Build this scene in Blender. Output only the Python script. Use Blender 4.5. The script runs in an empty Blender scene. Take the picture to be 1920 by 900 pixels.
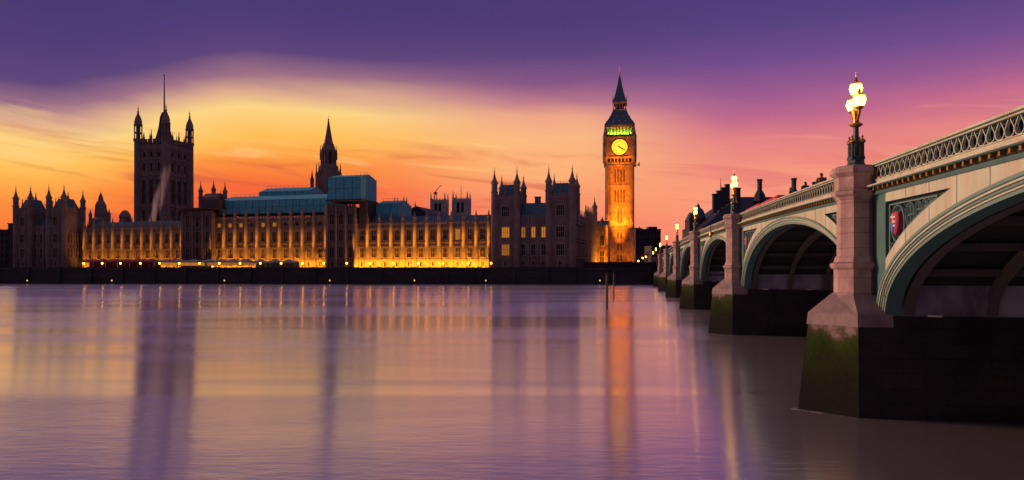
import bpy, math, random
from math import sin, cos, tan, pi, radians, sqrt, atan2
from mathutils import Vector, Matrix

SC = bpy.context.scene
COL = SC.collection
R = random.Random(7)
F = 1330.0                      # focal length in photo pixels
CAMZ = 6.0                      # eye height over the water

# ------------------------------------------------------------------ camera
cd = bpy.data.cameras.new('camera'); cam = bpy.data.objects.new('camera', cd); COL.objects.link(cam)
cam.location = (0, 0, CAMZ); cam.rotation_euler = (radians(90), 0, 0)
cd.sensor_width = 36; cd.lens = F / 1920 * 36; cd.shift_y = 52 / 1920; cd.clip_start = .2; cd.clip_end = 8000
SC.camera = cam

# ------------------------------------------------------------------ exposure and light transport
SC.view_settings.view_transform = 'Standard'; SC.view_settings.look = 'None'
SC.view_settings.exposure = 0.0; SC.view_settings.gamma = 1; SC.view_settings.use_curve_mapping = False
SC.cycles.use_denoising = True
SC.cycles.max_bounces = 5; SC.cycles.diffuse_bounces = 2; SC.cycles.glossy_bounces = 3; SC.cycles.volume_bounces = 0
SC.cycles.sample_clamp_indirect = 6

def lin(c):
    out = []
    for v in c:
        v = v / 255.0
        out.append(v / 12.92 if v <= .04045 else ((v + .055) / 1.055) ** 2.4)
    return tuple(out)

# ------------------------------------------------------------------ sky after sunset
W = bpy.data.worlds.new('World'); SC.world = W; W.use_nodes = True
nt = W.node_tree; nt.nodes.clear()
def N(t, **kw):
    n = nt.nodes.new(t)
    for k, v in kw.items(): setattr(n, k, v)
    return n
def L(a, b): nt.links.new(a, b)
def M(op, a, b=None, c=None, clamp=False):
    n = N('ShaderNodeMath', operation=op, use_clamp=clamp)
    for i, v in enumerate((a, b, c)):
        if v is None: continue
        if isinstance(v, (int, float)): n.inputs[i].default_value = v
        else: L(v, n.inputs[i])
    return n.outputs[0]
def smooth(x, a, b, lo=0., hi=1.):
    n = N('ShaderNodeMapRange', interpolation_type='SMOOTHSTEP')
    L(x, n.inputs[0])
    for i, v in enumerate((a, b, lo, hi)): n.inputs[i + 1].default_value = v
    return n.outputs[0]
def mixc(f, a, b):
    n = N('ShaderNodeMix', data_type='RGBA'); n.clamp_factor = True
    for s, v in ((n.inputs[0], f), (n.inputs[6], a), (n.inputs[7], b)):
        if isinstance(v, tuple): s.default_value = (*v, 1)
        elif isinstance(v, (int, float)): s.default_value = v
        else: L(v, s)
    return n.outputs[2]
def ramp(x, stops, interp='LINEAR'):
    n = N('ShaderNodeValToRGB'); cr = n.color_ramp; cr.interpolation = interp
    while len(cr.elements) > 1: cr.elements.remove(cr.elements[-1])
    cr.elements[0].position = stops[0][0]; cr.elements[0].color = (*lin(stops[0][1]), 1)
    for p, c in stops[1:]:
        e = cr.elements.new(p); e.color = (*lin(c), 1)
    L(x, n.inputs[0]); return n.outputs[0]
tc = N('ShaderNodeTexCoord'); sx = N('ShaderNodeSeparateXYZ'); L(tc.outputs['Generated'], sx.inputs[0])
X_, Y_, Z_ = sx.outputs
hyp = M('SQRT', M('ADD', M('ADD', M('MULTIPLY', X_, X_), M('MULTIPLY', Y_, Y_)), 1e-6))
el = M('DIVIDE', Z_, hyp)                                 # tangent of the elevation
az = M('ARCTAN2', X_, Y_)                                 # compass angle, 0 = straight across the river
def cloud(sa, se, detail, seed, dist=0.0):
    cx = N('ShaderNodeCombineXYZ')
    L(M('MULTIPLY', az, sa), cx.inputs[0]); L(M('MULTIPLY', M('ADD', el, M('MULTIPLY', az, .10)), se), cx.inputs[1]); cx.inputs[2].default_value = seed
    n = N('ShaderNodeTexNoise'); n.inputs['Scale'].default_value = 1; n.inputs['Detail'].default_value = detail
    n.inputs['Roughness'].default_value = .55; n.inputs['Distortion'].default_value = dist
    L(cx.outputs[0], n.inputs['Vector']); return n.outputs[0]
n1 = cloud(3.2, 17, 5, 2.3, .3)
n2 = cloud(5.0, 46, 5, 9.1, .6)
bend = M('ADD', smooth(az, -.34, -.60, 0, .065), smooth(az, .10, .30, 0, .0))
elw = M('ADD', M('ADD', el, M('MULTIPLY', M('MULTIPLY', M('SUBTRACT', n1, .5), smooth(el, .30, .18, .25, 1)), .05)), bend)
pos = M('MULTIPLY', elw, 2.0, clamp=True)                # 0..0.5 -> 0..1
WARM = [(0, (222, 78, 84)), (.07, (234, 82, 70)), (.15, (241, 86, 58)), (.22, (247, 108, 54)), (.29, (252, 146, 62)), (.355, (254, 190, 88)),
        (.43, (252, 212, 132)), (.475, (220, 170, 140)), (.52, (156, 110, 132)), (.575, (92, 66, 120)), (.66, (76, 57, 117)), (.78, (68, 54, 110)), (1, (64, 54, 108))]
MIDS = [(0, (238, 104, 92)), (.08, (245, 124, 98)), (.18, (250, 148, 106)), (.28, (252, 176, 118)), (.36, (250, 184, 130)),
        (.42, (240, 166, 134)), (.47, (192, 122, 138)), (.53, (132, 84, 132)), (.60, (92, 66, 122)), (.70, (76, 57, 117)), (1, (64, 54, 108))]
ROSE = [(0, (240, 122, 108)), (.10, (249, 146, 116)), (.19, (250, 154, 122)), (.27, (244, 148, 126)), (.34, (226, 128, 130)), (.41, (192, 104, 138)),
        (.48, (150, 88, 142)), (.55, (112, 74, 138)), (.64, (88, 65, 127)), (.76, (74, 58, 118)), (1, (64, 54, 108))]
wr, mr, rr = ramp(pos, WARM), ramp(pos, MIDS), ramp(pos, ROSE)
base = mixc(smooth(az, -.26, .06), wr, mr)
base = mixc(smooth(az, .07, .32), base, rr)
band = M('MULTIPLY', smooth(n2, .50, .68), smooth(el, .20, .13))
band = M('MULTIPLY', band, smooth(el, .0, .05, .35, 1))
base = mixc(M('MULTIPLY', band, .55), base, mixc(smooth(az, .05, .3), lin((206, 84, 66)), lin((226, 112, 116))))
lite = M('MULTIPLY', smooth(n2, .44, .30), M('MULTIPLY', smooth(el, .235, .16), smooth(el, .08, .16)))
base = mixc(M('MULTIPLY', lite, .35), base, mixc(smooth(az, .05, .3), lin((255, 216, 140)), lin((250, 168, 138))))
back = smooth(az, .9, 1.8)                                # behind the camera's right shoulder the sky is already night
back2 = smooth(az, -1.7, -2.4)
base = mixc(M('MAXIMUM', back, back2), base, lin((68, 60, 94)))
base = mixc(smooth(el, .46, 1.1), base, lin((134, 110, 142)))
sky = N('ShaderNodeTexSky', sky_type='NISHITA'); sky.sun_disc = False; sky.sun_elevation = radians(1.0); sky.sun_rotation = radians(-70)
bg = N('ShaderNodeBackground'); L(base, bg.inputs[0]); bg.inputs[1].default_value = 1.0
bg2 = N('ShaderNodeBackground'); L(sky.outputs[0], bg2.inputs[0]); bg2.inputs[1].default_value = .006
ad = N('ShaderNodeAddShader'); L(bg.outputs[0], ad.inputs[0]); L(bg2.outputs[0], ad.inputs[1])
wo = N('ShaderNodeOutputWorld'); L(ad.outputs[0], wo.inputs[0])

# afterglow: one broad, low, rosy sun from upriver
ld = bpy.data.lights.new('sun', 'SUN'); ld.energy = 3.7; ld.angle = radians(12); ld.color = (1.0, .57, .40)
sun = bpy.data.objects.new('sun', ld); COL.objects.link(sun)
ph, e0 = radians(20), radians(9)
sun.rotation_euler = Vector((cos(ph) * cos(e0), -sin(ph) * cos(e0), -sin(e0))).to_track_quat('-Z', 'Y').to_euler()

# ------------------------------------------------------------------ materials
MATS = {}
def mat(name, base, rough=.8, var=None, scale=1.0, amt=1.0, bump=0., bscale=None, metal=0., spec=.3, stretch=(1, 1, 1), emit=None, estr=0., course=None, rust=0.):
    m = bpy.data.materials.new(name); m.use_nodes = True
    t = m.node_tree; p = t.nodes['Principled BSDF']
    p.inputs['Base Color'].default_value = (*base, 1); p.inputs['Roughness'].default_value = rough
    p.inputs['Metallic'].default_value = metal; p.inputs['Specular IOR Level'].default_value = spec
    if emit:
        p.inputs['Emission Color'].default_value = (*emit, 1); p.inputs['Emission Strength'].default_value = estr
    if var or bump:
        tcn = t.nodes.new('ShaderNodeTexCoord'); mp = t.nodes.new('ShaderNodeMapping'); mp.inputs['Scale'].default_value = stretch
        t.links.new(tcn.outputs['Object'], mp.inputs[0])
    if var:
        n = t.nodes.new('ShaderNodeTexNoise'); n.inputs['Scale'].default_value = scale; n.inputs['Detail'].default_value = 6; n.inputs['Roughness'].default_value = .62
        t.links.new(mp.outputs[0], n.inputs['Vector'])
        r = t.nodes.new('ShaderNodeMapRange'); r.inputs[1].default_value = .36; r.inputs[2].default_value = .66; r.inputs[4].default_value = amt
        t.links.new(n.outputs[0], r.inputs[0])
        mx = t.nodes.new('ShaderNodeMix'); mx.data_type = 'RGBA'; mx.inputs[6].default_value = (*base, 1); mx.inputs[7].default_value = (*var, 1)
        t.links.new(r.outputs[0], mx.inputs[0]); t.links.new(mx.outputs[2], p.inputs['Base Color'])
    if bump:
        n2_ = t.nodes.new('ShaderNodeTexNoise'); n2_.inputs['Scale'].default_value = bscale or scale * 4; n2_.inputs['Detail'].default_value = 4
        t.links.new(mp.outputs[0], n2_.inputs['Vector'])
        b = t.nodes.new('ShaderNodeBump'); b.inputs['Strength'].default_value = bump; b.inputs['Distance'].default_value = .05
        t.links.new(n2_.outputs[0], b.inputs['Height']); t.links.new(b.outputs[0], p.inputs['Normal'])
    if course:
        pbc = p.inputs['Base Color']; src = pbc.links[0].from_socket if pbc.links else None
        tq = t.nodes.new('ShaderNodeTexCoord'); sq_ = t.nodes.new('ShaderNodeSeparateXYZ'); t.links.new(tq.outputs['Object'], sq_.inputs[0])
        sm = t.nodes.new('ShaderNodeMath'); t.links.new(sq_.outputs[0], sm.inputs[0]); t.links.new(sq_.outputs[1], sm.inputs[1])
        cb_ = t.nodes.new('ShaderNodeCombineXYZ'); t.links.new(sm.outputs[0], cb_.inputs[0]); t.links.new(sq_.outputs[2], cb_.inputs[1])
        bk_ = t.nodes.new('ShaderNodeTexBrick'); bk_.inputs['Scale'].default_value = 1; bk_.inputs['Mortar Size'].default_value = course[2]; bk_.inputs['Brick Width'].default_value = course[0]; bk_.inputs['Row Height'].default_value = course[1]
        bk_.inputs['Color1'].default_value = (1, 1, 1, 1); bk_.inputs['Color2'].default_value = (.8, .8, .8, 1); bk_.inputs['Mortar'].default_value = (.45, .45, .45, 1)
        t.links.new(cb_.outputs[0], bk_.inputs['Vector'])
        ml = t.nodes.new('ShaderNodeMix'); ml.data_type = 'RGBA'; ml.blend_type = 'MULTIPLY'; ml.inputs[0].default_value = 1
        if src: t.links.new(src, ml.inputs[6])
        else: ml.inputs[6].default_value = (*base, 1)
        t.links.new(bk_.outputs[0], ml.inputs[7]); t.links.new(ml.outputs[2], pbc)
    if rust:
        pbc = p.inputs['Base Color']; src = pbc.links[0].from_socket
        tq = t.nodes.new('ShaderNodeTexCoord'); mq = t.nodes.new('ShaderNodeMapping'); mq.inputs['Scale'].default_value = (1, 1.6, .14); t.links.new(tq.outputs['Object'], mq.inputs[0])
        nq = t.nodes.new('ShaderNodeTexNoise'); nq.inputs['Scale'].default_value = 1; nq.inputs['Detail'].default_value = 7; nq.inputs['Roughness'].default_value = .7; t.links.new(mq.outputs[0], nq.inputs['Vector'])
        rq = t.nodes.new('ShaderNodeMapRange'); rq.inputs[1].default_value = .50; rq.inputs[2].default_value = .70; rq.inputs[4].default_value = rust; t.links.new(nq.outputs[0], rq.inputs[0])
        ml = t.nodes.new('ShaderNodeMix'); ml.data_type = 'RGBA'; t.links.new(rq.outputs[0], ml.inputs[0]); t.links.new(src, ml.inputs[6]); ml.inputs[7].default_value = (.36, .20, .10, 1); t.links.new(ml.outputs[2], pbc)
    MATS[name] = m
    return m

STONE = mat('limestone', (.32, .24, .17), .85, (.18, .13, .095), .35, 1, .4, 2)
STONE2 = mat('sooty_limestone', (.25, .185, .165), .85, (.14, .105, .095), .3, 1, .4, 2)
GOLDST = mat('clock_tower_limestone', (.38, .27, .16), .85, (.17, .115, .07), .5, 1, .4, 2)
PALE = mat('pale_stone', (.5, .46, .44), .85, (.36, .33, .32), .3, 1)
ROOF = mat('iron_roof', (.045, .14, .18), .55, (.03, .09, .12), .5, 1, spec=.4)
DROOF = mat('dark_slate', (.03, .045, .065), .6, (.02, .03, .045), .6, 1)
GLASS = mat('dark_glass', (.012, .016, .026), .3, spec=.3)
TRAC = mat('tracery_stone', (.34, .26, .18), .85)
LITW = mat('lit_window', (.2, .1, .03), .5, emit=(1, .34, .035), estr=.48)
LITD = mat('dim_lit_window', (.2, .1, .03), .5, emit=(1, .34, .05), estr=.30)
SHEET = mat('teal_sheeting', (.085, .44, .50), .7, (.06, .32, .37), .45, 1, 1.0, .9, stretch=(1, 1, 1.6))
SCAFD = mat('scaffold_dark', (.05, .04, .04), .8, (.09, .06, .05), .6, 1)
STEEL = mat('dark_steel', (.05, .055, .06), .5, metal=.3)
CREAM = mat('cream_green_paint', (.44, .49, .36), .55, (.36, .38, .27), .8, .9, .1, 3, stretch=(1, 1, .25), rust=.8)
TEAL = mat('teal_paint', (.075, .17, .15), .45, (.055, .13, .115), 1.2, .8)
DTEAL = mat('dark_teal_paint', (.022, .055, .06), .5)
GOLD = mat('gilding', (.55, .31, .07), .4, (.28, .15, .035), 3, .8, metal=.7)
GRAN = mat('pink_granite', (.46, .30, .265), .75, (.28, .185, .165), 1.6, 1, .5, 5, course=(1.9, .62, .012))
UNDER = mat('under_paint', (.36, .38, .44), .7, (.10, .105, .12), .5, 1, stretch=(1, 1, .4))
RIBM = mat('rib_paint', (.085, .08, .075), .7)
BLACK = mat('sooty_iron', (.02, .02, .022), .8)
ASPH = mat('asphalt', (.05, .05, .05), .9, (.035, .035, .035), 2, 1)
BRONZE = mat('dark_green_iron', (.03, .06, .052), .45)
LANT = mat('lantern_glass', (.8, .7, .4), .4, emit=(1, .54, .075), estr=9)
TLAMP = mat('terrace_lamp_glass', (.8, .6, .3), .4, emit=(1, .43, .045), estr=12)
NLAMP = mat('wall_lamp_glass', (.8, .6, .3), .4, emit=(1, .6, .12), estr=1.2)
DIAL = mat('opal_dial', (.7, .6, .2), .4, emit=(1, .60, .025), estr=1.15)
WEATH = mat('weathered_granite', (.27, .20, .19), .75, (.17, .13, .125), 1.4, 1, .5, 5)
FLANK = mat('shade_tinted_granite', (.034, .03, .028), .7, (.012, .012, .011), .6, 1, .6, 3, course=(1.6, .6, .02))  # unlit pier sides: their shade is put into this near-black stone colour
RED = mat('red_paint', (.58, .022, .03), .35, spec=.5)
WOOD = mat('wet_timber', (.10, .075, .05), .8, (.05, .04, .03), 1.2, 1, .5, 6, stretch=(1, 1, .2))
REDT = mat('red_canvas', (.26, .03, .06), .8, (.16, .02, .04), .5, 1)
GREYT = mat('grey_canvas', (.22, .24, .27), .8, (.16, .18, .2), .5, 1)
WHITEP = mat('white_paint', (.6, .58, .55), .6)
BARK = mat('bark', (.05, .035, .03), .9)
BARKR = mat('ruddy_twigs', (.13, .03, .04), .9)
LEAF = mat('leaf', (.05, .06, .025), .8, (.09, .08, .03), 3, 1)
GROUND = mat('paving', (.10, .09, .08), .9, (.07, .065, .06), .2, 1)
DARKB = mat('dark_brick', (.06, .05, .055), .85, (.04, .035, .04), .4, 1)
BLUEH = mat('blue_hoarding', (.03, .12, .16), .7)
SHR = mat('shield_red', (.40, .06, .10), .5); SHB = mat('shield_blue', (.05, .2, .6), .5); SHW = mat('shield_white', (.7, .68, .66), .5)
CLOTH = mat('dark_coat', (.02, .02, .03), .9); CLOTHR = mat('maroon_coat', (.18, .02, .03), .9); CLOTHB = mat('brown_coat', (.14, .08, .06), .9); CLOTHP = mat('pale_coat', (.45, .3, .27), .9)
SKIN = mat('skin', (.42, .25, .18), .6); HAIR = mat('hair', (.03, .02, .015), .7)
TYRE = mat('tyre', (.015, .015, .015), .9)

def tide_granite():
    m = bpy.data.materials.new('tide_granite'); m.use_nodes = True; t = m.node_tree; p = t.nodes['Principled BSDF']
    p.inputs['Roughness'].default_value = .9; p.inputs['Specular IOR Level'].default_value = .08
    tcn = t.nodes.new('ShaderNodeTexCoord'); sp = t.nodes.new('ShaderNodeSeparateXYZ'); t.links.new(tcn.outputs['Object'], sp.inputs[0])
    n = t.nodes.new('ShaderNodeTexNoise'); n.inputs['Scale'].default_value = .9; n.inputs['Detail'].default_value = 7; n.inputs['Roughness'].default_value = .65
    t.links.new(tcn.outputs['Object'], n.inputs['Vector'])
    a = t.nodes.new('ShaderNodeMath'); a.operation = 'MULTIPLY_ADD'; t.links.new(n.outputs[0], a.inputs[0]); a.inputs[1].default_value = 2.9; t.links.new(sp.outputs[2], a.inputs[2])
    d = t.nodes.new('ShaderNodeMath'); d.operation = 'MULTIPLY_ADD'; t.links.new(a.outputs[0], d.inputs[0]); d.inputs[1].default_value = 1 / 6.2; d.inputs[2].default_value = -.056
    r = t.nodes.new('ShaderNodeValToRGB'); cr = r.color_ramp
    st = [(0, (.012, .010, .010)), (.34, (.013, .012, .011)), (.46, (.014, .017, .008)), (.56, (.017, .027, .006)), (.66, (.027, .042, .008)), (.725, (.05, .052, .022)), (.77, (.18, .135, .125)), (.86, (.36, .27, .245)), (1, (.38, .28, .25))]
    cr.elements[0].position = 0; cr.elements[0].color = (*st[0][1], 1); cr.elements[1].position = 1; cr.elements[1].color = (*st[-1][1], 1)
    for q, c in st[1:-1]: cr.elements.new(q).color = (*c, 1)
    t.links.new(d.outputs[0], r.inputs[0])
    br = t.nodes.new('ShaderNodeTexNoise'); br.inputs['Scale'].default_value = 5; br.inputs['Detail'].default_value = 5; t.links.new(tcn.outputs['Object'], br.inputs['Vector'])
    b = t.nodes.new('ShaderNodeBump'); b.inputs['Strength'].default_value = .6; b.inputs['Distance'].default_value = .06
    t.links.new(br.outputs[0], b.inputs['Height']); t.links.new(b.outputs[0], p.inputs['Normal']); t.links.new(r.outputs[0], p.inputs['Base Color'])
    return m
TIDE = tide_granite()

def water_mat():
    m = bpy.data.materials.new('river_water'); m.use_nodes = True; t = m.node_tree; t.nodes.clear()
    o = t.nodes.new('ShaderNodeOutputMaterial')
    df = t.nodes.new('ShaderNodeBsdfDiffuse'); df.inputs[0].default_value = (.092, .080, .078, 1)
    gl = t.nodes.new('ShaderNodeBsdfGlossy'); gl.distribution = 'MULTI_GGX'; gl.inputs['Color'].default_value = (.97, .96, .97, 1); gl.inputs['Roughness'].default_value = .185
    gl.inputs['Anisotropy'].default_value = .45; tg = t.nodes.new('ShaderNodeCombineXYZ'); tg.inputs[0].default_value = 1.0; t.links.new(tg.outputs[0], gl.inputs['Tangent'])   # ripples run along the river
    mx = t.nodes.new('ShaderNodeAddShader')       # silty water scatters a little of the sky light as well
    tcn = t.nodes.new('ShaderNodeTexCoord')
    hs = None
    for sc, st, w in ((.55, (.6, 1.5, 1), .6), (2.3, (.45, 1.5, 1), .42), (.09, (1, 1.9, 1), 1.2)):
        mp = t.nodes.new('ShaderNodeMapping'); mp.inputs['Scale'].default_value = st; t.links.new(tcn.outputs['Object'], mp.inputs[0])
        n = t.nodes.new('ShaderNodeTexNoise'); n.inputs['Scale'].default_value = sc; n.inputs['Detail'].default_value = 3; t.links.new(mp.outputs[0], n.inputs['Vector'])
        k = t.nodes.new('ShaderNodeMath'); k.operation = 'MULTIPLY_ADD'; t.links.new(n.outputs[0], k.inputs[0]); k.inputs[1].default_value = w
        if hs is not None: t.links.new(hs, k.inputs[2])
        else: k.inputs[2].default_value = 0
        hs = k.outputs[0]
    mp = t.nodes.new('ShaderNodeMapping'); mp.inputs['Scale'].default_value = (.012, .07, 1); t.links.new(tcn.outputs['Object'], mp.inputs[0])
    n = t.nodes.new('ShaderNodeTexNoise'); n.inputs['Scale'].default_value = 1; n.inputs['Detail'].default_value = 4; n.inputs['Distortion'].default_value = .8; t.links.new(mp.outputs[0], n.inputs['Vector'])
    rg = t.nodes.new('ShaderNodeMapRange'); rg.inputs[1].default_value = .36; rg.inputs[2].default_value = .64; rg.inputs[3].default_value = .135; rg.inputs[4].default_value = .215; t.links.new(n.outputs[0], rg.inputs[0]); t.links.new(rg.outputs[0], gl.inputs['Roughness'])
    b = t.nodes.new('ShaderNodeBump'); b.inputs['Distance'].default_value = .036
    rs = t.nodes.new('ShaderNodeMapRange'); rs.inputs[1].default_value = .40; rs.inputs[2].default_value = .62; rs.inputs[3].default_value = .12; rs.inputs[4].default_value = 1; t.links.new(n.outputs[0], rs.inputs[0]); t.links.new(rs.outputs[0], b.inputs['Strength'])
    t.links.new(hs, b.inputs['Height']); t.links.new(b.outputs[0], gl.inputs['Normal'])
    fr = t.nodes.new('ShaderNodeFresnel'); fr.inputs['IOR'].default_value = 1.7
    fm_ = t.nodes.new('ShaderNodeMath'); fm_.operation = 'MULTIPLY_ADD'; fm_.use_clamp = True; fm_.inputs[1].default_value = .55; fm_.inputs[2].default_value = .60; t.links.new(fr.outputs[0], fm_.inputs[0])
    cl = t.nodes.new('ShaderNodeMix'); cl.data_type = 'RGBA'; cl.inputs[6].default_value = (0, 0, 0, 1); cl.inputs[7].default_value = (.98, .97, .98, 1); t.links.new(fm_.outputs[0], cl.inputs[0]); t.links.new(cl.outputs[2], gl.inputs['Color'])
    t.links.new(df.outputs[0], mx.inputs[0]); t.links.new(gl.outputs[0], mx.inputs[1])
    t.links.new(mx.outputs[0], o.inputs[0])
    return m
WATER = water_mat()

# ------------------------------------------------------------------ mesh helpers
class MB:
    def __init__(s): s.v = []; s.f = []; s.m = []
    def face(s, pts, mi=0):
        i = len(s.v); s.v += [tuple(p) for p in pts]; s.f.append(tuple(range(i, i + len(pts)))); s.m.append(mi)
    def box(s, x0, x1, y0, y1, z0, z1, mi=0):
        i = len(s.v)
        s.v += [(x0, y0, z0), (x1, y0, z0), (x1, y1, z0), (x0, y1, z0), (x0, y0, z1), (x1, y0, z1), (x1, y1, z1), (x0, y1, z1)]
        for f in ((0, 3, 2, 1), (4, 5, 6, 7), (0, 1, 5, 4), (1, 2, 6, 5), (2, 3, 7, 6), (3, 0, 4, 7)): s.f.append(tuple(i + k for k in f)); s.m.append(mi)
        return s
    def lathe(s, cx, cy, prof, n=8, mi=0, rot=None, sx=1, sy=1):
        rot = pi / n if rot is None else rot
        i = len(s.v)
        for r, z in prof:
            for k in range(n):
                a = rot + 2 * pi * k / n
                s.v.append((cx + r * cos(a) * sx, cy + r * sin(a) * sy, z))
        for j in range(len(prof) - 1):
            for k in range(n):
                a, b = i + j * n + k, i + j * n + (k + 1) % n
                s.f.append((a, b, b + n, a + n)); s.m.append(mi)
        s.f.append(tuple(i + k for k in reversed(range(n)))); s.m.append(mi)
        e = i + (len(prof) - 1) * n
        s.f.append(tuple(e + k for k in range(n))); s.m.append(mi)
        return s
    def rings(s, rings, mi=0, cap=True):
        n = len(rings[0]); i = len(s.v)
        for r in rings: s.v += [tuple(p) for p in r]
        for j in range(len(rings) - 1):
            for k in range(n):
                a, b = i + j * n + k, i + j * n + (k + 1) % n
                s.f.append((a, b, b + n, a + n)); s.m.append(mi)
        if cap:
            s.f.append(tuple(i + k for k in reversed(range(n)))); s.m.append(mi)
            e = i + (len(rings) - 1) * n
            s.f.append(tuple(e + k for k in range(n))); s.m.append(mi)
        return s
    def tube(s, p, q, r, n=6, r2=None, mi=0):
        p, q = Vector(p), Vector(q); d = (q - p)
        if d.length < 1e-6: return s
        d.normalize(); a = d.orthogonal().normalized(); b = d.cross(a); r2 = r if r2 is None else r2
        R0 = [p + (a * cos(2 * pi * k / n) + b * sin(2 * pi * k / n)) * r for k in range(n)]
        R1 = [q + (a * cos(2 * pi * k / n) + b * sin(2 * pi * k / n)) * r2 for k in range(n)]
        return s.rings([R0, R1], mi)
    def path(s, pts, r, n=6, mi=0, closed=False):
        m = len(pts)
        for k in range(m if closed else m - 1): s.tube(pts[k], pts[(k + 1) % m], r, n, mi=mi)
        return s
    def weld(s):
        key, vv, mp = {}, [], []
        for p in s.v:
            k = tuple(round(c, 4) for c in p)
            if k not in key: key[k] = len(vv); vv.append(p)
            mp.append(key[k])
        ff, mm = [], []
        for f, m in zip(s.f, s.m):
            g = []
            for q in f:
                if mp[q] not in g: g.append(mp[q])
            if len(g) > 2: ff.append(tuple(g)); mm.append(m)
        s.v, s.f, s.m = vv, ff, mm
    def mesh(s, name, mats, smooth_=False):
        s.weld()
        me = bpy.data.meshes.new(name); me.from_pydata(s.v, [], s.f)
        for m in (mats if isinstance(mats, (list, tuple)) else [mats]): me.materials.append(m)
        if any(s.m): me.polygons.foreach_set('material_index', s.m)
        if smooth_: me.polygons.foreach_set('use_smooth', [True] * len(me.polygons))
        me.update(); return me
    def build(s, name, mats, parent=None, loc=(0, 0, 0), smooth_=False):
        return put(name, s.mesh(name, mats, smooth_), parent, loc)
def put(name, me, parent=None, loc=(0, 0, 0), rz=0):
    o = bpy.data.objects.new(name, me); COL.objects.link(o); o.location = loc; o.rotation_euler = (0, 0, rz)
    if parent: o.parent = parent
    return o
def tag(o, label=None, cat=None, group=None, kind=None):
    if label: o['label'] = label
    if cat: o['category'] = cat
    if group: o['group'] = group
    if kind: o['kind'] = kind
    return o
def thing(name, label, cat, loc=(0, 0, 0), rz=0, group=None):
    o = bpy.data.objects.new(name, None); COL.objects.link(o); o.location = loc; o.rotation_euler = (0, 0, rz); o.empty_display_size = .1
    return tag(o, label, cat, group)
def copy_tree(o, parent=None):
    c = o.copy(); COL.objects.link(c)
    if parent: c.parent = parent
    for ch in list(o.children): copy_tree(ch, c)
    return c
def area_light(parent, loc, rx, w, h, power, color, rz=0):
    l = bpy.data.lights.new('flood', 'AREA'); l.shape = 'RECTANGLE'; l.size = w; l.size_y = h; l.energy = power; l.color = color
    o = bpy.data.objects.new('flood', l); COL.objects.link(o); o.parent = parent; o.location = loc; o.rotation_euler = (rx, 0, rz); return o
def spot_light(parent, loc, aim, deg, power, color):
    l = bpy.data.lights.new('flood', 'SPOT'); l.spot_size = radians(deg); l.spot_blend = 1.0; l.energy = power; l.color = color; l.shadow_soft_size = .1
    o = bpy.data.objects.new('flood', l); COL.objects.link(o); o.parent = parent; o.location = loc
    o.rotation_euler = (Vector(aim) - Vector(loc)).to_track_quat('-Z', 'Y').to_euler(); o.scale = (.42, 1.5, 1); return o
AMBER = (1, .35, .015)
DEEP = (1, .235, .006)

# ------------------------------------------------------------------ frames of reference
B = radians(15.0)                                      # the palace front turns away from the camera by this angle
FO = Vector((0, 270.0, 0))
def fq(px, off=0):
    u = (px - 960) / F
    return (u * (270 + off * cos(B)) - off * sin(B)) / (cos(B) + u * sin(B))
def floc(q, off=0, z=0): return (q * cos(B) + off * sin(B), 270 - q * sin(B) + off * cos(B), z)
def fz(py, q, off=0): return CAMZ + (502 - py) / F * floc(q, off)[1]
A = atan2(222, F)                                      # the bridge runs away at this angle
BO = (9.12, 0, 0)
def bloc(t, s, z=0): return (9.12 + t * cos(A) + s * sin(A), s * cos(A) - t * sin(A), z)
def wpx(px, py, Y): return ((px - 960) / F * Y, Y, CAMZ + (502 - py) / F * Y)

# ------------------------------------------------------------------ setting
def wall_y(x): return 249 + (70 - x) * (21 / 370.0)
b = MB(); b.face([(-2500, -300, 0), (2500, -300, 0), (2500, 3000, 0), (-2500, 3000, 0)])
tag(b.build('river', WATER), kind='structure')
b = MB(); b.box(-2500, 2500, -300, 3000, -6, -5)
tag(b.build('river_bed', mat('mud', (.06, .045, .035), .9)), kind='structure')
xs = [-2500, -300, 70, 2500]
b = MB()
ln = [(-2500, wall_y(-300) + 160), (-300, wall_y(-300)), (70, 249), (2500, 249)]
b.face([(x, y + .6, 5.9) for x, y in ln] + [(2500, 4000, 5.9), (-2500, 4000, 5.9)])
tag(b.build('ground', GROUND), kind='structure')

# ------------------------------------------------------------------ openings in a wall
def wall_with_openings(mb, xs_, zs_, holes, depth, mi=0, y0=0.):
    """front face at y0, one quad per cell, reveals round every hole"""
    H = set(holes)
    for i in range(len(xs_) - 1):
        for k in range(len(zs_) - 1):
            a, c, d, e = xs_[i], xs_[i + 1], zs_[k], zs_[k + 1]
            if (i, k) not in H: mb.face([(a, y0, d), (c, y0, d), (c, y0, e), (a, y0, e)], mi)
            else:
                y1 = y0 + depth
                mb.face([(a, y0, d), (a, y1, d), (a, y1, e), (a, y0, e)], mi); mb.face([(c, y0, d), (c, y0, e), (c, y1, e), (c, y1, d)], mi)
                mb.face([(a, y0, d), (c, y0, d), (c, y1, d), (a, y1, d)], mi); mb.face([(a, y0, e), (a, y1, e), (c, y1, e), (c, y0, e)], mi)

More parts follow.
